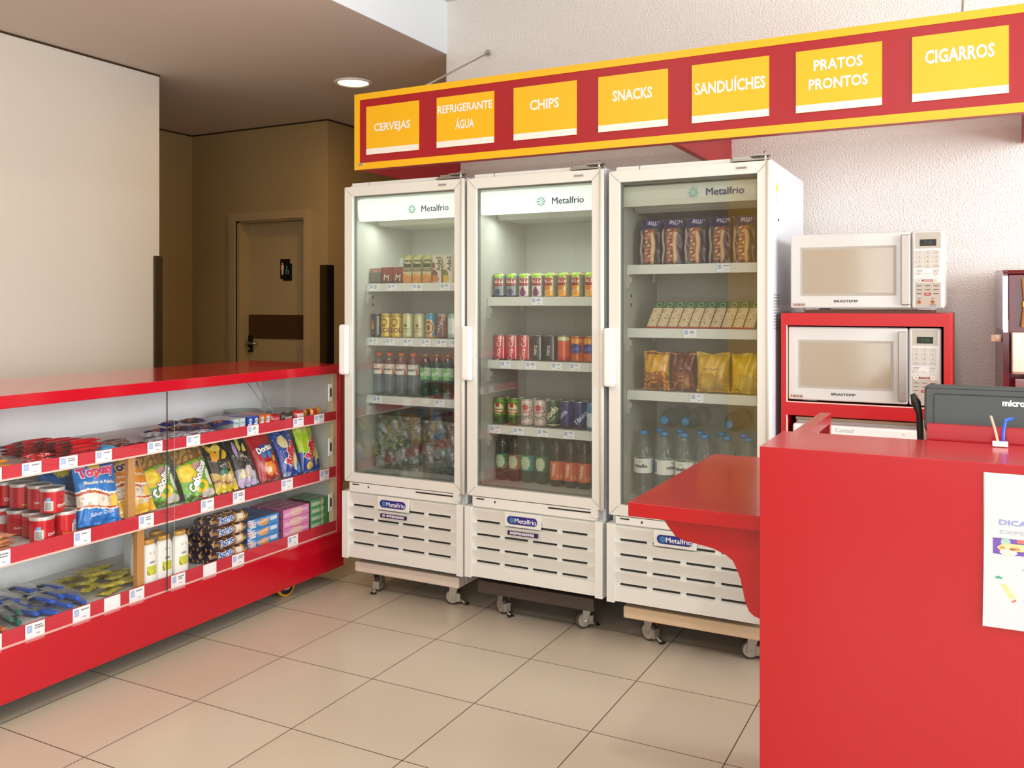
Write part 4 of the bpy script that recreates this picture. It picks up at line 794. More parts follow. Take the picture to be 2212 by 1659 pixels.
cbag('crisp_bag', -3.04, 2.646, .164, 0.242, .06, '#68a82c', CB, CT, 'green onion ring crisp bag beside the wooden post', 25, 4, 0, -2)
cbag('crisp_bag', -3.0, 2.802, .172, 0.242, .06, '#6cae2e', CB, CT, 'green onion ring crisp bag right of the other green one', 25, 6, 0, -2)
cbag('crisp_bag', -3.005, 2.962, .136, 0.242, .06, '#23201a', [('n', (9, .1, .9, .62, .98, .25), '#d8b424'), ('e', (.45, .85, .22, .06), '#e0cc58'), ('e', (.25, .7, .1, .12), '#e0981c'), ('n', (26, .3, .8, .42, .58, .55), '#8a8a80'), ('b', (.36, .06, 6, 2), '#c8a858'), ('e', (.45, .36, .2, .06), '#3f7a5a'), ('w', (.2, .04, 7, 1, .025), '#8a5a2c'), ('n', (30, .2, .95, .18, .32, .4), '#e8d49c'), ('b', (.12, .03, 5, .5), '#d8c020'), ('e', (.85, .45, .05, .1), '#c8a020')], [('queijo', .0, .5, .02, '#d8d8d0', {'rot': 8})], 'black crisp bag with yellow chips right of the green bags', 25, 7, 0, -2)
cbag('crisp_bag', -3.005, 3.097, .130, 0.249, .06, '#1c1a1a', [('e', (.22, .72, .07, .16), '#a08ab8'), ('n', (8, .35, .75, .66, .98, .3), '#c8c060'), ('e', (.36, .58, .12, .09), '#4a4844'), ('n', (24, .1, .9, .36, .56, .6), '#7a7a74'), ('b', (.30, .05, 5, 1), '#8a8490'), ('e', (.55, .26, .2, .12), '#d8c8c8'), ('o', (.5, .27, .14, .09, .6), '#b0a0a4'), ('e', (.25, .22, .12, .1), '#d8cc88'), ('b', (.13, .04, 5, .2), '#b8a8c8')], [('alho', -.02, .57, .026, '#d8d4c0', {'rot': -20})], 'black crisp bag with a white garlic picture left of the red bag', 25, 8, 0, -2)
cbag('crisp_bag', -3.0, 3.238, .146, 0.249, .06, '#a8141c', [('g', (.80, .0), '#b8181e'), ('l', (.03, .02), '#5a0c10'), ('e', (.55, .62, .38, .11), '#1c4a8c'), ('l', (.02, .0), '#7a0c12'), ('e', (.36, .52, .1, .08), '#2a78c0'), ('e', (.64, .5, .1, .07), '#3a88cc'), ('e', (.52, .24, .28, .13), '#e88a1c'), ('n', (16, .3, .85, .13, .36, .35), '#f0b040'), ('e', (.4, .22, .12, .06), '#f0d8c0'), ('r', (.72, .86, .36, .46), '#d8a01c')], [('Doritos', .02, .64, .040, '#f6f2ee', {'outline': '#241820', 'bold': .05, 'rot': 8, 'sx': .9}), ('NEW', .27, .4, .016, '#f0c030', {'rot': 80})], 'dark red tortilla chip bag between the garlic and the blue bags', 25, 9, 0, -2)
RF = [('n', (34, 0, 1, .5, 1, .75), '#88a8d8'), ('e', (.35, .72, .2, .14), '#d8cc90'), ('n', (38, .3, 1, .4, .7, .82), '#e8eef8'), ('e', (.7, .28, .13, .2), '#e0cc98'), ('e', (.84, .14, .14, .1), '#3a88d0'), ('e', (.2, .05, .2, .05), '#88a0b8'), ('l', (.02, 0), '#0f2a6a')]
RT = [('Ruffles', .05, .48, .060, '#c41824', {'outline': '#f4f0ec', 'bold': .06, 'rot': 58, 'sx': .82})]
cbag('crisp_bag', -3.0, 3.388, .136, 0.242, .06, '#1a3c94', RF, RT, 'dark blue crisp bag with slanted red lettering, beside the lime one', 23, 10, 0, -2)
cbag('crisp_bag', -3.0, 3.53, .138, 0.256, .06, '#a8cc20', [('e', (.4, .86, .3, .08), '#d4e078'), ('w', (.8, .03, 9, 1, .02), '#c0dc50'), ('l', (.42, -.22), '#1c3c94'), ('e', (.35, .12, .13, .08), '#e8c850'), ('e', (.72, .2, .12, .1), '#e8d070'), ('e', (.92, .34, .12, .1), '#e8d888'), ('n', (30, 0, 1, 0, .2, .8), '#3a5ab0')], RT, 'lime green and blue crisp bag at the right end of the middle shelf', 19, 11, 0, 0)
# ---- upper shelf
ZU = .859; G = 'sweets on the upper shelf of the display case'
def lay(name, X, Y, w, h, d, base, shapes, label, rz=0, seed=1, z=ZU, cat='packet', grp=None, nu=22, nv=16, texts=(), dz=0): return put(pillow(name, w, h, d, shapes, base, texts, lay=True, seed=seed, loc=(X, Y, z+.001+dz), rz=Q90+R(rz), nu=nu, nv=nv), label, cat, grp or G)
DOTS = [('e', (.2, .6, .1, .16), '#d8301c'), ('e', (.42, .42, .1, .16), '#3a8a3c'), ('e', (.62, .66, .1, .16), '#d8d0c0'), ('e', (.8, .4, .1, .16), '#c8301c'), ('e', (.35, .8, .1, .14), '#6a3a1c')]
for k in range(3): lay('candy_packet', -2.995-.004*k, 1.88-.02*k, .12, .075, .018, '#e8ae1c', DOTS, ['lowest', 'middle', 'topmost'][k]+' yellow candy packet with coloured dots, far left of the upper shelf', 6*k, k, dz=.0185*k)
for k in range(2): lay('chocolate_bar', -2.99-.006*k, 2.035, .115, .038, .018, '#b4121c', [('n', (30, 0, 1, 0, 1, .7), '#f0d8d0'), ('r', (.1, .3, .3, .7), '#e8c8c0')], ['lower', 'upper'][k]+' red chocolate bar speckled white in front of the stacked bars', 2, 3+k, dz=.016*k)
G2 = 'red chocolate bars stacked on the upper shelf'
for c, (X, Y, n) in enumerate(((-2.995, 2.21, 4), (-3.045, 2.182, 4), (-3.095, 2.168, 4), (-3.155, 2.128, 4), (-3.21, 2.10, 3))):
    for k in range(n):
        lay('chocolate_bar', X, Y+.004*((k*7+c) % 3), .158, .046, .0165, '#c8121e' if (k+c) % 4 else '#b80f1a', [('r', (.86, .97, .2, .8), '#e8c8c4'), ('r', (0, .1, 0, 1), '#4a1412'), ('r', (.3, .6, .3, .7), '#d83a3c')], ['bottom', 'second lowest', 'third lowest', 'topmost'][k if n == 4 or k < 2 else 3]+' red chocolate bar in the '+['front', 'second', 'third', 'fourth', 'rearmost'][c]+' stack of red bars', 0, 10+c*4+k, dz=.0152*k, grp=G2, nu=16, nv=10)
lay('candy_packet', -2.997, 2.318, .075, .06, .022, '#2aa0d8', [('w', (.5, .2, 6, 0, .1), '#58c0e8')], 'bright blue candy packet beside the red bars', -5, 31, dz=0)
lay('candy_packet', -3.02, 2.318, .07, .05, .02, '#38a8dc', [], 'bright blue candy packet behind the front blue packet', 8, 32, dz=.003)
G3 = 'brown chocolate bars on the upper shelf'
for k, (X, Y, r, c, lb) in enumerate(((-2.99, 2.44, 6, '#4a1a16', 'brown chocolate bar nearest the shelf edge'), (-3.04, 2.40, -4, '#6a4038', 'brown chocolate bar behind the bright blue packet'), (-3.09, 2.44, 5, '#7a5a50', 'greyish brown chocolate bar in the middle of the brown bars'), (-3.13, 2.36, 12, '#5a2a22', 'dark brown chocolate bar at the left rear of the brown bars'), (-3.15, 2.47, -2, '#6a4a44', 'brown chocolate bar at the right rear of the brown bars'))):
    lay('chocolate_bar', X, Y, .13, .042, .018, c, [('w', (.5, .2, 9, k, .12), '#8a7a70'), ('r', (.9, 1, 0, 1), '#c8b8ac')], lb, r, 40+k, grp=G3)
G3 = 'silver wafer packets on the upper shelf'
for k, (X, Y, r) in enumerate(((-3.002, 2.575, 10), (-2.996, 2.69, 4), (-2.996, 2.80, -4), (-3.04, 2.60, 15), (-3.045, 2.70, 8), (-3.10, 2.63, 20), (-3.10, 2.74, 6), (-3.15, 2.66, 12))):
    lay('wafer_packet', X, Y, .115, .05, .016, '#b8bec6', [('w', (.5, .2, 8, k, .1), '#dfe4e8'), ('w', (.2, .1, 11, k*2, .08), '#7c8088')], ORD[k]+' silver wafer packet of the flat pile, counted from the front left', r, 50+k, grp=G3, dz=.004*(k % 3))
G3 = 'dark blue biscuit packets on the upper shelf'
for k, (X, Y, r) in enumerate(((-3.20, 2.73, 20), (-3.17, 2.83, -15), (-3.22, 2.82, 30), (-3.14, 2.90, 10), (-3.20, 2.93, -25), (-3.07, 2.90, 20), (-3.02, 2.93, -10), (-3.12, 2.98, 15))):
    lay('biscuit_packet', X, Y, .115, .065, .026, ['#1f2a6a', '#3a2a3c', '#24327a'][k % 3], [('e', (.4, .5, .3, .3), '#8a5230'), ('n', (15, .1, .8, .1, .9, .4), '#b8743c'), ('r', (.8, 1, 0, 1), '#2440a8')], ORD[k]+' dark blue biscuit packet of the loose pile, counted from the rear left', r, 60+k, grp=G3, dz=.022 if k in (2, 4, 6) else 0)
G3 = 'mint boxes on the upper shelf'
for k, (Y, c, nm) in enumerate(((2.992, '#c4c8c8', 'silver'), (3.030, '#c4c8c8', 'silver'), (3.078, '#1c3ca8', 'blue'), (3.116, '#1c3ca8', 'blue'), (3.156, '#e0641c', 'orange'), (3.194, '#e0641c', 'orange'))):
    o = carton('mint_box', .035, .16, .05, [('e', (.6, .6, .3, .24), '#b8dce0'), ('r', (.15, .85, .2, .35), '#e8ecec')], c, [('mint', .1, .6, .012, '#2a3a6a')], (-2.985, Y, ZU), Q90, side=c, top=c, topshapes=[('r', (0, 1, .32, .36), '#e8e8e8'), ('r', (0, 1, .66, .70), '#e8e8e8'), ('r', (.9, 1, 0, 1), '#e8e8e8')])
    put(o, ['left', 'right'][k % 2]+' one of the two '+nm+' mint boxes on the upper shelf', 'box', G3)
def tub(Y): return 0
for k, (Y, w, c, nm, sh) in enumerate(((3.25, .075, '#a8141c', 'red wrapped sweet right of the orange boxes', [('r', (.2, .8, .2, .6), '#d86a68')]), (3.335, .085, '#1a1614', 'black wrapped sweet left of the red and white ones', [('r', (.15, .8, .15, .5), '#a89c94')]), (3.42, .075, '#c01c22', 'red and white wrapped sweet beside the black one', [('r', (.15, .85, .15, .65), '#e8dcd4')]), (3.545, .08, '#d8a81c', 'yellow and red wrapped sweet at the right end of the upper shelf', [('r', (.1, .5, .2, .9), '#c8281c')]))):
    for j in range(2): put(pillow('wrapped_sweet', w, .042-.008*j, .03, sh, c, (), tilt=8, seed=70+k*2+j, loc=(-2.99-.05*j, Y+.01*j, ZU+.001), rz=Q90, nu=18, nv=14), nm if j == 0 else nm.replace('wrapped sweet', 'wrapped sweet, back one,'), 'sweet', G)
t = MB(); t.lathe([(.05, 0), (.085, .012), (.098, .04), (.102, .042), (.095, .04), (.08, .014), (.045, .003)], 28, 'clear_edge', cap0=False, cap1=False); tag(t.build('plastic_bowl', None, (-3.25, 3.30, ZU+.001)), 'clear plastic bowl behind the mint boxes', 'bowl')
t = MB(); t.lathe([(.05, 0), (.085, .01), (.095, .03), (.09, .03), (.08, .012), (.045, .003)], 28, 'clear_edge', cap0=False, cap1=False); tag(t.build('plastic_bowl', None, (-3.17, 3.50, ZU+.001)), 'clear plastic bowl behind the wrapped sweets at the right', 'bowl')
t = MB(); t.tube([(-3.12, 3.36, ZU+.043), (-3.28, 3.40, 1.07)], .003, 6, 'clear_edge'); t.tube([(-3.125, 3.345, ZU+.043), (-3.30, 3.345, 1.07)], .003, 6, 'clear_edge'); tag(t.build('plastic_straws', None), 'clear plastic rods leaning up behind the sweets', 'rods')
# ---- lower shelf
ZL = .29
G = 'white shampoo bottles on the lower shelf'
for k, (X, Y, lb) in enumerate(((-2.998, 2.517, 'white shampoo bottle in front, right beside the wooden post'), (-2.998, 2.594, 'white shampoo bottle in front, second from the wooden post'), (-2.998, 2.680, 'white shampoo bottle in front, nearest the brown biscuits'), (-3.075, 2.54, 'white shampoo bottle in the second row behind the post'), (-3.078, 2.625, 'white shampoo bottle in the middle of the second row'), (-3.155, 2.60, 'white shampoo bottle in the third row'), (-3.255, 2.645, 'white shampoo bottle at the rear left, turned sideways'))):
    m = MB(); f = ink([('r', (.41, .59, .22, .44), '#c4cc3c'), ('n', (22, .41, .59, .24, .42, .2), '#6a8a2c'), ('e', (.47, .3, .05, .05), '#e0d038'), ('r', (.44, .56, .52, .535), '#9aa0a0'), ('o', (.5, .78, .05, .05, .6), '#b8c090'), ('r', (.44, .56, .12, .135), '#b8bcbc')], '#f0f0ea')
    prof = [(.03, 0), (.035, .004)]+[(.035, .004+.118*j/14) for j in range(1, 15)]+[(.033, .135), (.028, .146), (.02, .15)]
    m.lathe(prof, 40, 'ink_paper', cols=lambda u, j: f(u, prof[j][1]/.15)); o = m.build('shampoo_bottle', None, (X, Y, ZL), Q90+R(0 if k < 6 else 60)); o.scale = (1.12, .8, 1.1)
    m = MB(); m.lathe([(.024, .15), (.0255, .152), (.0255, .164), (.022, .167)], 24, 'ink_gloss', '#c8963c'); m.build('cap', o); put(o, lb, 'bottle', G)
G = 'brown biscuit rolls stacked on the lower shelf'
LV = ['bottom', 'second', 'third', 'top']
for c in range(3):
    for k in range(4 if c < 2 else 3):
        m = MB(); r = .0248; L_ = .215; f = ink([('r', (0, .14, 0, 1), '#1c1230'), ('w', (.5, .1, 9, 1, .06), '#8a6238'), ('r', (.7, .86, .2, .8), '#e0d8d0'), ('w', (.68, .3, 6, 0, .03), '#c8964c'), ('r', (.66, .69, 0, 1), '#c89a50'), ('r', (.87, .89, 0, 1), '#d0a458')], '#5a3420')
        def P(a, v): an = v; return (a, -r*math.cos(an), r*math.sin(an))
        n = 20; seg = 22; rings = []
        for i in range(n+1):
            x = -L_/2+L_*i/n; rr = r*(.86 if i in (0, n) else 1); rings.append([m.add((x, -rr*math.cos(2*math.pi*q/seg), rr*math.sin(2*math.pi*q/seg))) for q in range(seg)])
        for i in range(n):
            for q in range(seg): m.face((rings[i][q], rings[i+1][q], rings[i+1][(q+1) % seg], rings[i][(q+1) % seg]), 'ink_foil', f((i+.5)/n, ((q+.5)/seg*2+.5) % 1), True)
        m.face(rings[0], 'ink_foil', '#1a1030'); m.face(rings[-1][::-1], 'ink_foil', '#5a3420')
        for j in range(3): m.poly([(-L_/2-.001, -.02+.014*j, -.012), (-L_/2-.001, -.012+.014*j, -.02), (-L_/2-.001, -.006+.014*j, -.002)], 'ink_foil', '#c89a4c') if j != 1 else None
        S = lambda a, b: (a, -(r+.0012)*math.cos(b/r+.35), (r+.0012)*math.sin(b/r+.35))
        S2 = lambda a, b: (a, -(r+.0018)*math.cos(b/r+.35), (r+.0018)*math.sin(b/r+.35))
        m.text('Bono', S, -.018, 0, .040, 'ink_foil', '#f0f0f4', bold=.1, rot=6, maxe=.006); m.text('Bono', S2, -.018, 0, .040, 'ink_foil', '#2a60b0', bold=.03, rot=6, maxe=.006)
        o = m.build('biscuit_roll', None, (-2.985-.054*c, 2.925-.012*c+.006*(k % 2), ZL+r+.0505*k), Q90+R(3*((k*5+c) % 3-1)))
        put(o, LV[k]+' brown biscuit roll in the '+['front', 'middle', 'rear'][c]+' stack on the lower shelf', 'biscuits', G)
def wafers(Y0, Y1, n, rows, base, side, shp, col, tx, top):
    w = Y1-Y0; h = .0465 if n == 3 else .0365; src = None
    for c in range(rows):
        for k in range(n):
            loc = (-2.985-.054*c, (Y0+Y1)/2+.004*((k*3+c) % 3-1), ZL+.0005+h*k)
            if src is None: src = o = carton('wafer_box', w-.006, .052, h-.0015, shp, base, tx, loc, Q90, side=side, top=top, topshapes=[('r', (0, 1, .45, .6), side)], nu=34, nv=10)
            else: o = dup(src, loc)
            lv = ['bottom', 'second lowest', 'third lowest', 'top'][k if (n == 4 or k < 2) else 3]
            put(o, lv+' '+col+' wafer box in the '+['front row facing the glass', 'second row back', 'third row back', 'rearmost row'][c if c < rows-1 else 3], 'wafer box', col+' wafer boxes on the lower shelf')
wafers(3.062, 3.275, 3, 4, '#2f86cc', '#2360a0', [('e', (.1, .6, .08, .3), '#e8906a'), ('e', (.17, .35, .05, .25), '#e8d8c8'), ('n', (12, .0, .25, 0, 1, .3), '#d8e4f0'), ('e', (.52, .45, .16, .38), '#d89848'), ('r', (.74, .94, .45, .8), '#d8e4f4')], 'blue', [('Minueto', -.02, .62, .030, '#f4e8e0', {'bold': .04, 'rot': 8})], '#2a5a94')
wafers(3.30, 3.495, 3, 4, '#e48ac0', '#a8447c', [('e', (.5, .5, .26, .42), '#ecc4b0'), ('r', (.05, .25, .2, .6), '#f0b8d8'), ('r', (.74, .95, .4, .7), '#f0c0dc')], 'pink', [('Minueto', .0, .6, .026, '#f8e8ec', {'bold': .04, 'rot': 8})], '#c8709c')
wafers(3.50, 3.642, 4, 3, '#5cc07c', '#4a2018', [('r', (.05, .5, .2, .7), '#c8e8c8'), ('r', (.62, .72, 0, 1), '#e8c8b0'), ('r', (.74, 1, 0, 1), '#2c9a58')], 'green', [('Minueto', -.02, .5, .024, '#e8f8e8', {'bold': .03, 'rot': 8})], '#6aa874')
# yellow wafer packets in a loose pile
G = 'yellow foil packets in the loose pile on the lower shelf'; rnd = random.Random(5)
for k in [q for q in range(20) if q != 15]:
    X = -3.02-.29*((k % 5)/4.5)-.02*rnd.random(); Y = 2.325+.25*((k//5)/3.6)+.03*rnd.random()+(-.02 if k % 2 else .02); Z = ZL+.002+.012*(k % 3)+.010*(k in (8, 12, 13))+.03*(k == 7)+.014*(k == 13)
    lay('wafer_packet', X, min(Y, 2.50), .115, .048, .016, '#b8ac3c', [('w', (.5, .16, 7, k, .12), '#d0c85c'), ('r', (.66, .9, .2, .8), '#d4cc5a'), ('e', (.35, .5, .16, .2), '#8a7c24')], 'yellow foil wafer packet in the loose pile left of the wooden post', rnd.uniform(-35, 35), 100+k, z=Z-.001, grp=G, nu=18, nv=12)
# razors: blue handles in clear wrappers, and orange or green ones
def razor(loc, rz, col, name='razor'):
    m = MB(); m.tube([(0, 0, .0115), (.02, 0, .0125), (.05, 0, .0135), (.085, 0, .0125), (.105, 0, .011)], [.0065, .009, .0105, .010, .0075], 10, 'ink_gloss', col); o = m.build(name, None, loc, rz)
    m = MB(); m.box(-.018, .002, -.018, .018, .004, .014, 'ink_gloss', '#1c2c50'); m.box(-.02, -.012, -.0185, .0185, .008, .017, 'ink_gloss', '#b8c4b0'); m.build('head', o)
    m = MB(); m.poly([(-.03, -.019, .001), (.108, -.014, .001), (.108, .014, .001), (-.03, .019, .001)], 'film'); m.poly([(-.03, -.019, .025), (.108, -.014, .0245), (.108, .014, .0245), (-.03, .019, .025)], 'film'); m.build('wrapper', o)
    return o
G = 'blue razors spread over the lower shelf'; rnd = random.Random(11); n = 0
for (X, Y, a) in ((-3.03, 2.09, 10), (-3.03, 2.15, 25), (-3.05, 2.205, 35), (-3.06, 2.245, 45), (-3.10, 2.06, 20), (-3.10, 2.13, 28), (-3.115, 2.19, 40), (-3.13, 2.25, 30), (-3.18, 2.03, 22), (-3.18, 2.10, 30), (-3.19, 2.17, 30), (-3.21, 2.24, 26), (-3.26, 2.03, 25), (-3.26, 2.10, 32), (-3.28, 2.17, 28), (-3.30, 2.24, 30), (-3.34, 2.10, 25)):
    put(razor((X-.035, Y-.01, ZL+.001+(0, .013, .026)[n % 3]*(1 if n % 4 else 0)+(.027 if n in (6, 12) else 0)), R(16-.5*a), '#1f5cc8'), 'blue-handled razor in a clear wrapper among the spread on the lower shelf', 'razor', G); n += 1
for k, (X, Y, a, c, nm) in enumerate(((-3.02, 1.84, 22, '#d0602c', 'orange'), (-3.03, 1.885, 24, '#d0602c', 'orange'), (-3.04, 1.93, 26, '#d86a30', 'orange'), (-3.05, 1.965, 28, '#2a6a5c', 'green'), (-3.06, 2.005, 30, '#2a6a5c', 'green'), (-3.09, 2.03, 33, '#2a6a5c', 'green'), (-3.14, 1.89, 20, '#d86a44', 'orange'), (-3.15, 1.94, 20, '#d86a44', 'orange'), (-3.19, 1.97, 20, '#d87048', 'orange'), (-3.22, 1.92, 20, '#d87048', 'orange'))):
    put(razor((X-.045, Y-.01, ZL+.001+.026*(k % 2)+(.052 if k == 9 else 0)), R(18-a), c), nm+'-handled razor in a clear wrapper left of the blue razors', 'razor', nm+' razors at the left of the lower shelf')

# ------------------------------------------------------------------ microwave cabinet against the back wall
cb = empty('appliance_cabinet', (-.688, 3.60, 0), 'tall red open-fronted cabinet holding one microwave and a small fridge', 'cabinet'); cw = .60
m = MB(); m.box(0, .02, 0, .66, 0, 1.396, 'red_cabinet'); m.box(cw-.022, cw, 0, .66, 0, 1.396, 'red_cabinet'); m.box(.02, cw-.022, 0, .66, 1.348, 1.396, 'red_cabinet'); m.box(.02, cw-.022, .64, .66, 0, 1.348, 'dark'); m.build('carcass', cb)
bx('shelf', .02, cw-.022, 0, .64, .996, 1.046, 'red_cabinet', cb); m = MB(); m.box(.02, cw-.022, -.001, .02, 1.046, 1.0485, 'red_cream_edge'); m.box(.02, .0225, -.001, .02, 0, .996, 'red_cream_edge'); m.box(.02, .0225, -.001, .02, 1.048, 1.348, 'red_cream_edge'); m.build('edging', cb)
mf = empty('small_fridge', (-.645, 3.625, 0), 'small white fridge inside the red cabinet below the microwave', 'fridge')
bx('body', 0, .47, .05, .55, .02, .972, 'fridge_white', mf, bevel=.008); dr = bx('door', -.004, .474, 0, .048, .03, .962, 'white_plastic', mf, bevel=.01)
m = MB(); m.box(-.004, .474, -.002, .0, .925, .9265, 'grey'); m.box(.0, .47, .05, .1, .972, .982, 'wood_pale'); m.text('Consul', flat_P(-.0012), .19, .945, .024, 'ink_paper', '#b8bcc0'); m.text('80', flat_P(-.0012), .40, .942, .008, 'ink_paper', '#a8acb0'); m.build('lettering', dr)
def microwave(loc, label, green, w=.545, h=.287):
    t = empty('microwave_oven', loc, label, 'microwave', 'white microwave ovens')
    bx('body', .004, w-.004, .03, .40, .008, h-.004, 'mw_white', t, bevel=.008)
    px = w*.80
    dr = bx('door', 0, px-.004, 0, .03, 0, h, 'mw_white', t, bevel=.006)
    m = MB(); x0, x1, z0, z1 = .05, .373, .058, .226
    m.box(x0-.01, x1+.01, -.0012, 0, z0-.01, z1+.01, 'mw_panel'); m.box(x0, x1, -.002, -.001, z0, z1, 'mw_window'); wd = m.build('window', dr)
    m = MB(); P = flat_P(-.0008); [m.text('BRASTEMP', flat_P(-.0006-.0003*j_), .206+dx_, .027, .0135, 'ink_paper', '#2a2622', sx=1.4) for j_, dx_ in enumerate((-.0005, 0, .0005))]; m.build('lettering', dr)
    m = MB(); m.box(.006, .058, -.001, 0, .006, .021, 'ink_paper', '#c8b4a8'); [m.box(.012+k*.0055, .0145+k*.0055, -.0014, -.001, .009, .018, 'ink_paper', '#4a3028') for k in range(8)]; m.build('asset_sticker', dr)
    m = MB(); m.prism([(-.004, .0), (-.030, .012), (-.030, h-.012-.0), (-.004, h-.0)], .402, .43, 'x', 'mw_handle') if False else None
    m.box(.400, .432, -.022, -.012, .012, h-.014, 'mw_handle'); m.box(.400, .432, -.012, 0, .012, .03, 'mw_white'); m.box(.400, .432, -.012, 0, h-.03, h-.014, 'mw_white'); m.box(.405, .428, -.012, -.001, .03, h-.03, 'mw_panel'); m.build('handle', dr, bevel=.003)
    pn = bx('control_panel', px, w, 0, .03, 0, h, 'mw_white', t, bevel=.006); m = MB(); a = px+.012; W_ = w-px-.024
    def q(u0, u1, v0, v1, c, y=-.001): m.box(a+u0*W_, a+u1*W_, y, 0, v0*h, v1*h, 'ink_paper', c)
    q(0, 1, .77, .975, '#b2ad9f'); q(0, 1, .02, .33, '#b0a498')
    q(.18, .82, .80, .885, '#14160c' if not green else '#16200f', -.002)
    m.text('7:28', flat_P(-.0023), a+.5*W_, .842*h, .016, 'ink_paper', '#4a5238' if not green else '#3c6a20')
    for r in range(4):
        for c in range(3):
            q(.03+.33*c, .29+.33*c, .695-.058*r, .742-.058*r, '#c0b9ac', -.003); s_ = [['1', '2', '3'], ['4', '5', '6'], ['7', '8', '9'], ['', '0', '']][r][c]
            if s_: m.text(s_, flat_P(-.0033), a+(.16+.33*c)*W_, (.718-.058*r)*h, .009, 'ink_paper', '#6a645c')
            else: q(.07+.33*c, .25+.33*c, .714-.058*r, .724-.058*r, '#98928a', -.0033)
    for u in (.03, .68): q(u, u+.26, .485, .493, '#9a948c'); q(u+.05, u+.22, .472, .479, '#9a948c'); q(u+.06, u+.22, .383, .39, '#9a948c')
    q(.24, .6, .43, .465, '#e0dcd2', -.002); q(.28, .56, .444, .452, '#b8ae9c', -.0023)
    for u in (.13, .82): m.disc(a+u*W_, .445*h, -.002, .0085, .0085, 'ink_paper', '#cfc8bc'); m.disc(a+u*W_, .445*h, -.0023, .0035, .0035, 'ink_paper', '#7a746c', 3)
    q(.2, .78, .325+.02, .37+.0, '#8a3416', -.002); q(.32, .66, .354, .36, '#e0b8a0', -.0023)
    for u in (.14, .80): m.disc(a+u*W_, .358*h, -.003, .009, .009, 'ink_paper', '#e0d4c8'); m.disc(a+u*W_, .358*h, -.0033, .004, .004, 'ink_paper', '#8a8078', 6, .5)
    for r in range(3):
        for c in range(3):
            if (r, c) == (2, 1): continue
            q(.05+.33*c, .25+.33*c, .285-.05*r, .292-.05*r, '#948c82')
    q(.36, .6, .165, .2, '#a01c1c', -.002); q(.41, .55, .185, .19, '#e8c0b8', -.0023); q(.41, .55, .174, .179, '#e8c0b8', -.0023)
    for u in (.15, .68): q(u-.06, u+.08, .122, .128, '#948c82'); m.disc(a+u*W_, .082*h, -.002, .0068, .0068, 'ink_paper', '#b0602c', 14); m.disc(a+u*W_, .082*h, -.0023, .003, .003, 'ink_paper', '#6a3418', 8)
    q(.55, .8, .045, .05, '#948c82'); q(.55, .82, .028, .033, '#948c82'); m.build('buttons', pn)
    m = MB()
    for x in (.05, w-.09):
        for y in (.04, .34): m.box(x, x+.05, y, y+.03, -.006, .01, 'white_plastic')
    m.build('feet', t); return t
microwave((-.663, 3.615, 1.056), 'white microwave oven inside the red cabinet', True)
bo = bx('board', -.30, .15, 0, .36, 0, .012, 'board_brown'); bo.location = (-.30, 3.622, 1.396); tag(bo, 'thin dark brown board under the upper microwave', 'board')
mu = microwave((-.652, 3.60, 1.4155), 'white microwave oven standing on top of the red cabinet', False)
# cabinet top runs flush under the upper microwave; small pads carry its left side

# ------------------------------------------------------------------ counter, side shelf
KX, KY = -.449, 2.095
ct = empty('counter', (KX, KY, 0), 'tall red service counter with a poster on its front', 'counter'); KW = 1.9
bx('front_panel', 0, KW, 0, .03, 0, 1.10, 'red_counter', ct, bevel=.001); bx('top', 0, KW, .03, .285, 1.066, 1.10, 'red_counter', ct)
bx('side_panel', .004, .026, .03, .26, 0, 1.066, 'red_counter', ct)
m = MB(); m.box(.018, .05, .285, .78, 1.066, 1.096, 'red_counter'); m.box(.018, .05, .75, .78, .0, 1.066, 'red_counter'); m.box(.018, .05, .26, .75, .0, 1.03, 'red_counter'); m.build('side_rail', ct, bevel=.001)
bx('desk_top', .05, KW, .285, .78, .86, .9, 'red_counter', ct); bx('end_panel', KW-.03, KW, .03, .78, 0, .86, 'red_counter', ct)
bx('riser', .338, KW, .305, .325, .9, 1.138, 'red_counter', ct, bevel=.001)
sf = empty('side_shelf', (KX-.35, 2.168, .92), 'red shelf on a curved bracket fixed to the side of the counter', 'shelf')
bx('shelf_board', 0, .349, 0, .835, -.036, 0, 'red_counter', sf, bevel=.001)
def scr(pts, Y):   # bracket outline measured on its own upright plane, metres right of the shelf's corner and below its top
    return pts
BR = [(.082, -.036), (.098, -.06), (.116, -.081), (.138, -.089), (.178, -.095), (.212, -.1), (.243, -.111), (.262, -.124), (.272, -.143), (.281, -.167), (.287, -.194), (.293, -.221), (.302, -.243), (.314, -.253), (.347, -.262), (.347, -.036)]
m = MB(); m.prism([(x, z) for x, z in BR], .03, .05, 'y', 'red_counter'); m.build('bracket', sf, bevel=.001)
m = MB(); m.prism([(x, z) for x, z in BR], .76, .78, 'y', 'red_counter'); m.build('bracket', sf, bevel=.001)
po = empty('poster', (.011, KY-.0035, .765), 'white poster with a sandwich offer taped to the counter front', 'poster')
m = MB(); m.poly([(-.002, -.0025, -.003), (.32, 0, 0), (.32, 0, .316), (.003, 0, .316)], 'paper'); m.box(.0, .32, .0005, .0025, 0, .316, 'paper'); pp = m.build('sheet', po)
m = MB(); P = flat_P(-.0016)
m.text('DICA LOCAL', P, .091, .216, .0155, 'ink_paper', '#7a8cc8', bold=.01, fit=.125); m.text('EXPERIMENTE', P, .095, .196, .011, 'ink_paper', '#a8acc0', fit=.13); m.text('HAMBÚRGUER', P, .115, .123, .009, 'ink_paper', '#8a94b4', fit=.09)
def q(x0, x1, z0, z1, c, y=-.0016): m.poly([(x0, y, z0), (x1, y, z0), (x1, y, z1), (x0, y, z1)], 'ink_paper', c)
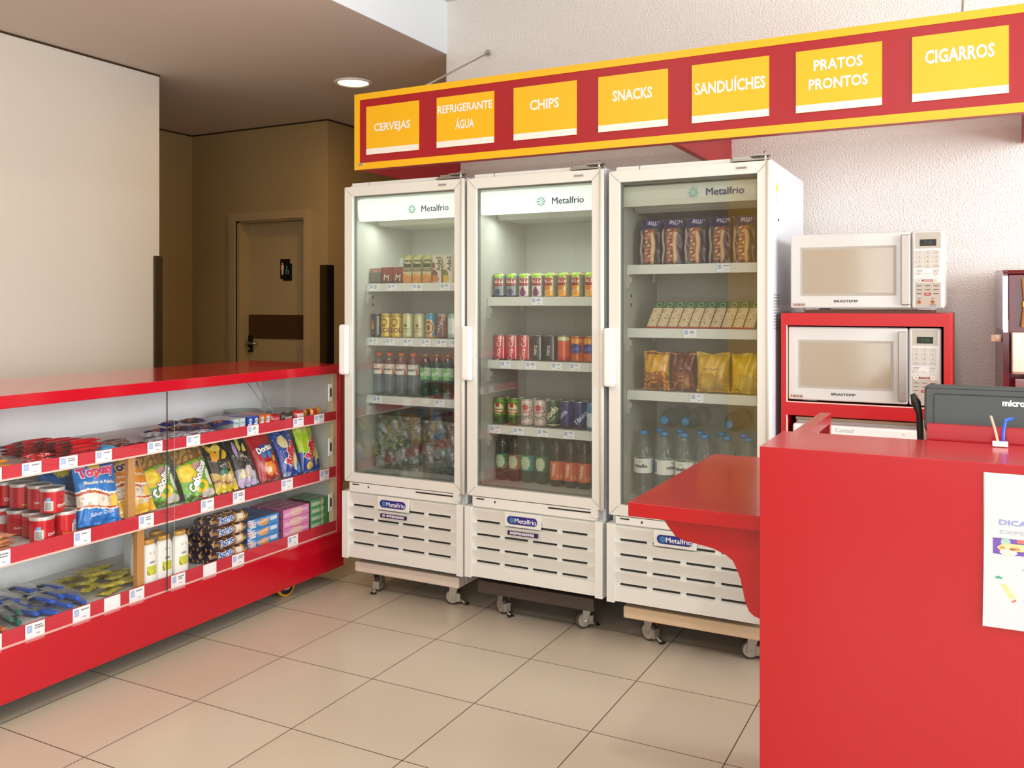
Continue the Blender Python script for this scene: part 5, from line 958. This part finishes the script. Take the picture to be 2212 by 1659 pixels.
q(.017, .19, .150, .183, '#6a4aa0'); q(.06, .19, .176, .183, '#d8685c', -.0017); m.disc(.04, .176, -.0018, .009, .008, 'ink_paper', '#98b8b0'); m.poly([(.024, -.002, .164), (.035, -.002, .173), (.19, -.002, .176), (.19, -.002, .162), (.03, -.002, .158)], 'ink_paper', '#e0c088')
for k in range(18): m.disc(.034+k*.009, .164+.002*math.sin(k*2), -.0021, .0055, .003, 'ink_paper', ['#c8885c', '#e8d4a8', '#a8603c'][k % 3], 8)
m.disc(.045, .155, -.0021, .016, .006, 'ink_paper', '#e4dcc0'); m.text('Baguete', flat_P(-.0022), .085, .179, .008, 'ink_paper', '#f4e8e0')
m.poly([(.02, -.0017, .102), (.028, -.0017, .105), (.036, -.0017, .100), (.064, -.0017, .052), (.052, -.0017, .047)], 'ink_paper', '#3f9a78'); m.poly([(.03, -.002, .09), (.04, -.002, .09), (.061, -.002, .058), (.05, -.002, .054)], 'ink_paper', '#d8c48c')
m.poly([(.02, -.0016, .102), (.052, -.0016, .047), (.02, -.0016, .058)], 'ink_paper', '#dfe4e0'); m.disc(.026, .073, -.0018, .005, .007, 'ink_paper', '#d08a50', 10); m.poly([(.05, -.0021, .056), (.058, -.0021, .06), (.06, -.0021, .057), (.052, -.0021, .053)], 'ink_paper', '#d0643c'); m.build('print', pp)
# point-of-sale terminal seen from behind, its swipe reader, the cable plate
ps = empty('till_monitor', (-.122, 2.56, .901), 'dark grey till screen seen from behind on the counter', 'monitor')
def rr(x0, x1, z0, z1, r, n=5):
    out = []
    for cx, cz, a0 in ((x1-r, z1-r, 0), (x0+r, z1-r, 90), (x0+r, z0+r, 180), (x1-r, z0+r, 270)):
        for k in range(n+1): a = R(a0+90*k/n); out.append((cx+r*math.cos(a), cz+r*math.sin(a)))
    return out
m = MB(); S_ = [(-.0, .0, .40, .006, .105, .016), (.022, -.0, .40, .0, .118, .02)]
m.T = Matrix.Translation((0, -.06, .204)) @ Matrix.Rotation(R(-14), 4, 'X'); m.prism(rr(0, .42, .0, .125, .016), .0, .045, 'y', 'plastic_grey'); m.prism(rr(.004, .416, .004, .30 if False else .121, .016), .045, .07, 'y', 'plastic_grey')
hs = m.build('housing', ps, bevel=.006)
TM = Matrix.Translation((0, -.06, .204)) @ Matrix.Rotation(R(-14), 4, 'X')
m = MB(); m.T = TM; m.box(.025, .40, -.0015, 0, .098, .1, 'black'); m.box(.022, .0235, -.0015, 0, .02, .098, 'black'); m.box(.0, .42, -.001, .0, .1125, .1135, 'black'); m.build('seam', hs)
m = MB(); m.T = TM; m.text('micros', flat_P(-.0015), .205, .082, .021, 'ink_paper', '#e8eaea', bold=.045); m.build('lettering', hs)
m = MB(); m.box(.1, .3, -.06, .12, 0, .02, 'black'); m.box(.15, .25, .0, .05, .02, .26, 'dark'); m.build('stand', ps)
cr = empty('card_reader', (-.14, 2.545, .902), 'narrow black card swipe reader attached beside the till screen', 'card reader')
m = MB(); m.tube([(-.012, .02, .292), (-.004, .02, .27), (.004, .02, .24), (.008, .02, .16), (.012, .02, .0)], [.006, .012, .008, .009, .01], 10, 'dark'); m.build('slot_body', cr); m = MB(); m.tube([(.02, .01, .0), (.022, .01, .18), (.019, .012, .225)], .006, 8, 'cable_beige'); m.build('backing', cr)
cp = empty('cable_plate', (.046, 2.345, 1.101), 'small white cable outlet plate on the counter top', 'cable plate')
bx('plate', -.016, .016, -.008, .008, 0, .012, 'white_plastic', cp, bevel=.002)
m = MB(); m.tube([(-.004, 0, .008), (-.010, .03, .035), (-.018, .07, .06), (-.019, .11, .055)], .0032, 8, 'cable_beige'); m.build('beige_cable', cp)
m = MB(); m.tube([(.006, 0, .008), (.007, .02, .035), (.012, .05, .056), (.028, .1, .055)], .0036, 8, 'cable_blue'); m.build('blue_cable', cp)
# ------------------------------------------------------------------ coffee machine on a back counter at the right
bc = bx('base_cabinet', .02, 1.7, 3.75, 4.39, 0, .92, 'red_cabinet'); tag(bc, 'red back counter under the coffee machine', 'counter')
cf = empty('coffee_machine', (.088, 3.95, .921), 'burgundy and cream coffee machine against the plaster wall', 'coffee machine', rz=R(3))
m = MB(); m.prism([(.0, 0), (.012, .36), (0, .645), (.06, .635), (.40, .635), (.40, 0)], 0, .022, 'x', 'burgundy') if False else None
m.prism([(.0, 0), (.0, .45), (.055, .46), (.055, .0)], 0, .02, 'x', 'burgundy'); m.prism([(.055, 0), (.055, .64), (.39, .65), (.39, 0)], .0, .02, 'x', 'burgundy'); m.build('side_panel', cf)
m = MB(); m.prism([(-.002, .41), (-.002, .62), (.012, .637), (.39, .65), (.39, .41)], -.002, .0, 'x', 'silver'); m.box(.0, .016, -.002, .0, .40, .62, 'silver'); m.build('side_trim', cf)
m = MB(); m.box(.02, .42, .06, .39, .33, .63, 'burgundy'); m.prism([(.05, .63), (.06, .645), (.39, .655), (.39, .63)], .0, .44, 'x', 'burgundy'); m.box(.42, .44, 0, .39, 0, .63, 'burgundy'); m.build('hopper', cf, bevel=.006)
m = MB(); m.tube([(.075, .05, .61), (.082, .047, .52), (.07, .05, .42)], .009, 8, 'wood'); m.box(.07, .14, .036, .05, .5, .52, 'yellow_sign'); m.build('highlight_and_tab', cf)  # orange-brown tube imitates a reflected highlight on the hopper; yellow box is a tab
m = MB(); m.prism([(-.03, .40), (-.036, .3), (-.03, .25), (-.015, .24), (.06, .24), (.06, .40)], .028, .42, 'x', 'cream'); m.build('front_panel', cf, bevel=.004)
m = MB()
for k in range(4): m.disc(.105, .375-.027*k, -.037, .010, .007, 'burgundy', n=12); m.disc(.105, .375-.027*k, -.0375, .007, .0045, 'cream', n=12)
m.build('buttons', cf)
m = MB(); m.box(.02, .42, .1, .39, 0, .24, 'burgundy'); m.box(.04, .075, .0, .04, .1, .22, 'chrome'); m.box(.078, .088, -.01, .03, .02, .23, 'silver'); m.box(.02, .42, -.03, .1, 0, .03, 'dark'); m.build('dispenser', cf, bevel=.003)
wk = MB(); wk.box(-.02, .0, -.012, .012, -.012, .012, 'wood_pale'); wk.lathe([(.012, -.014), (.014, 0), (.012, .014)], 12, 'cream', cx=.004, cy=-.004); o = wk.build('wall_plug', None, (.068, 4.0, 1.297)); tag(o, 'small cream plug on the left side of the coffee machine', 'plug')
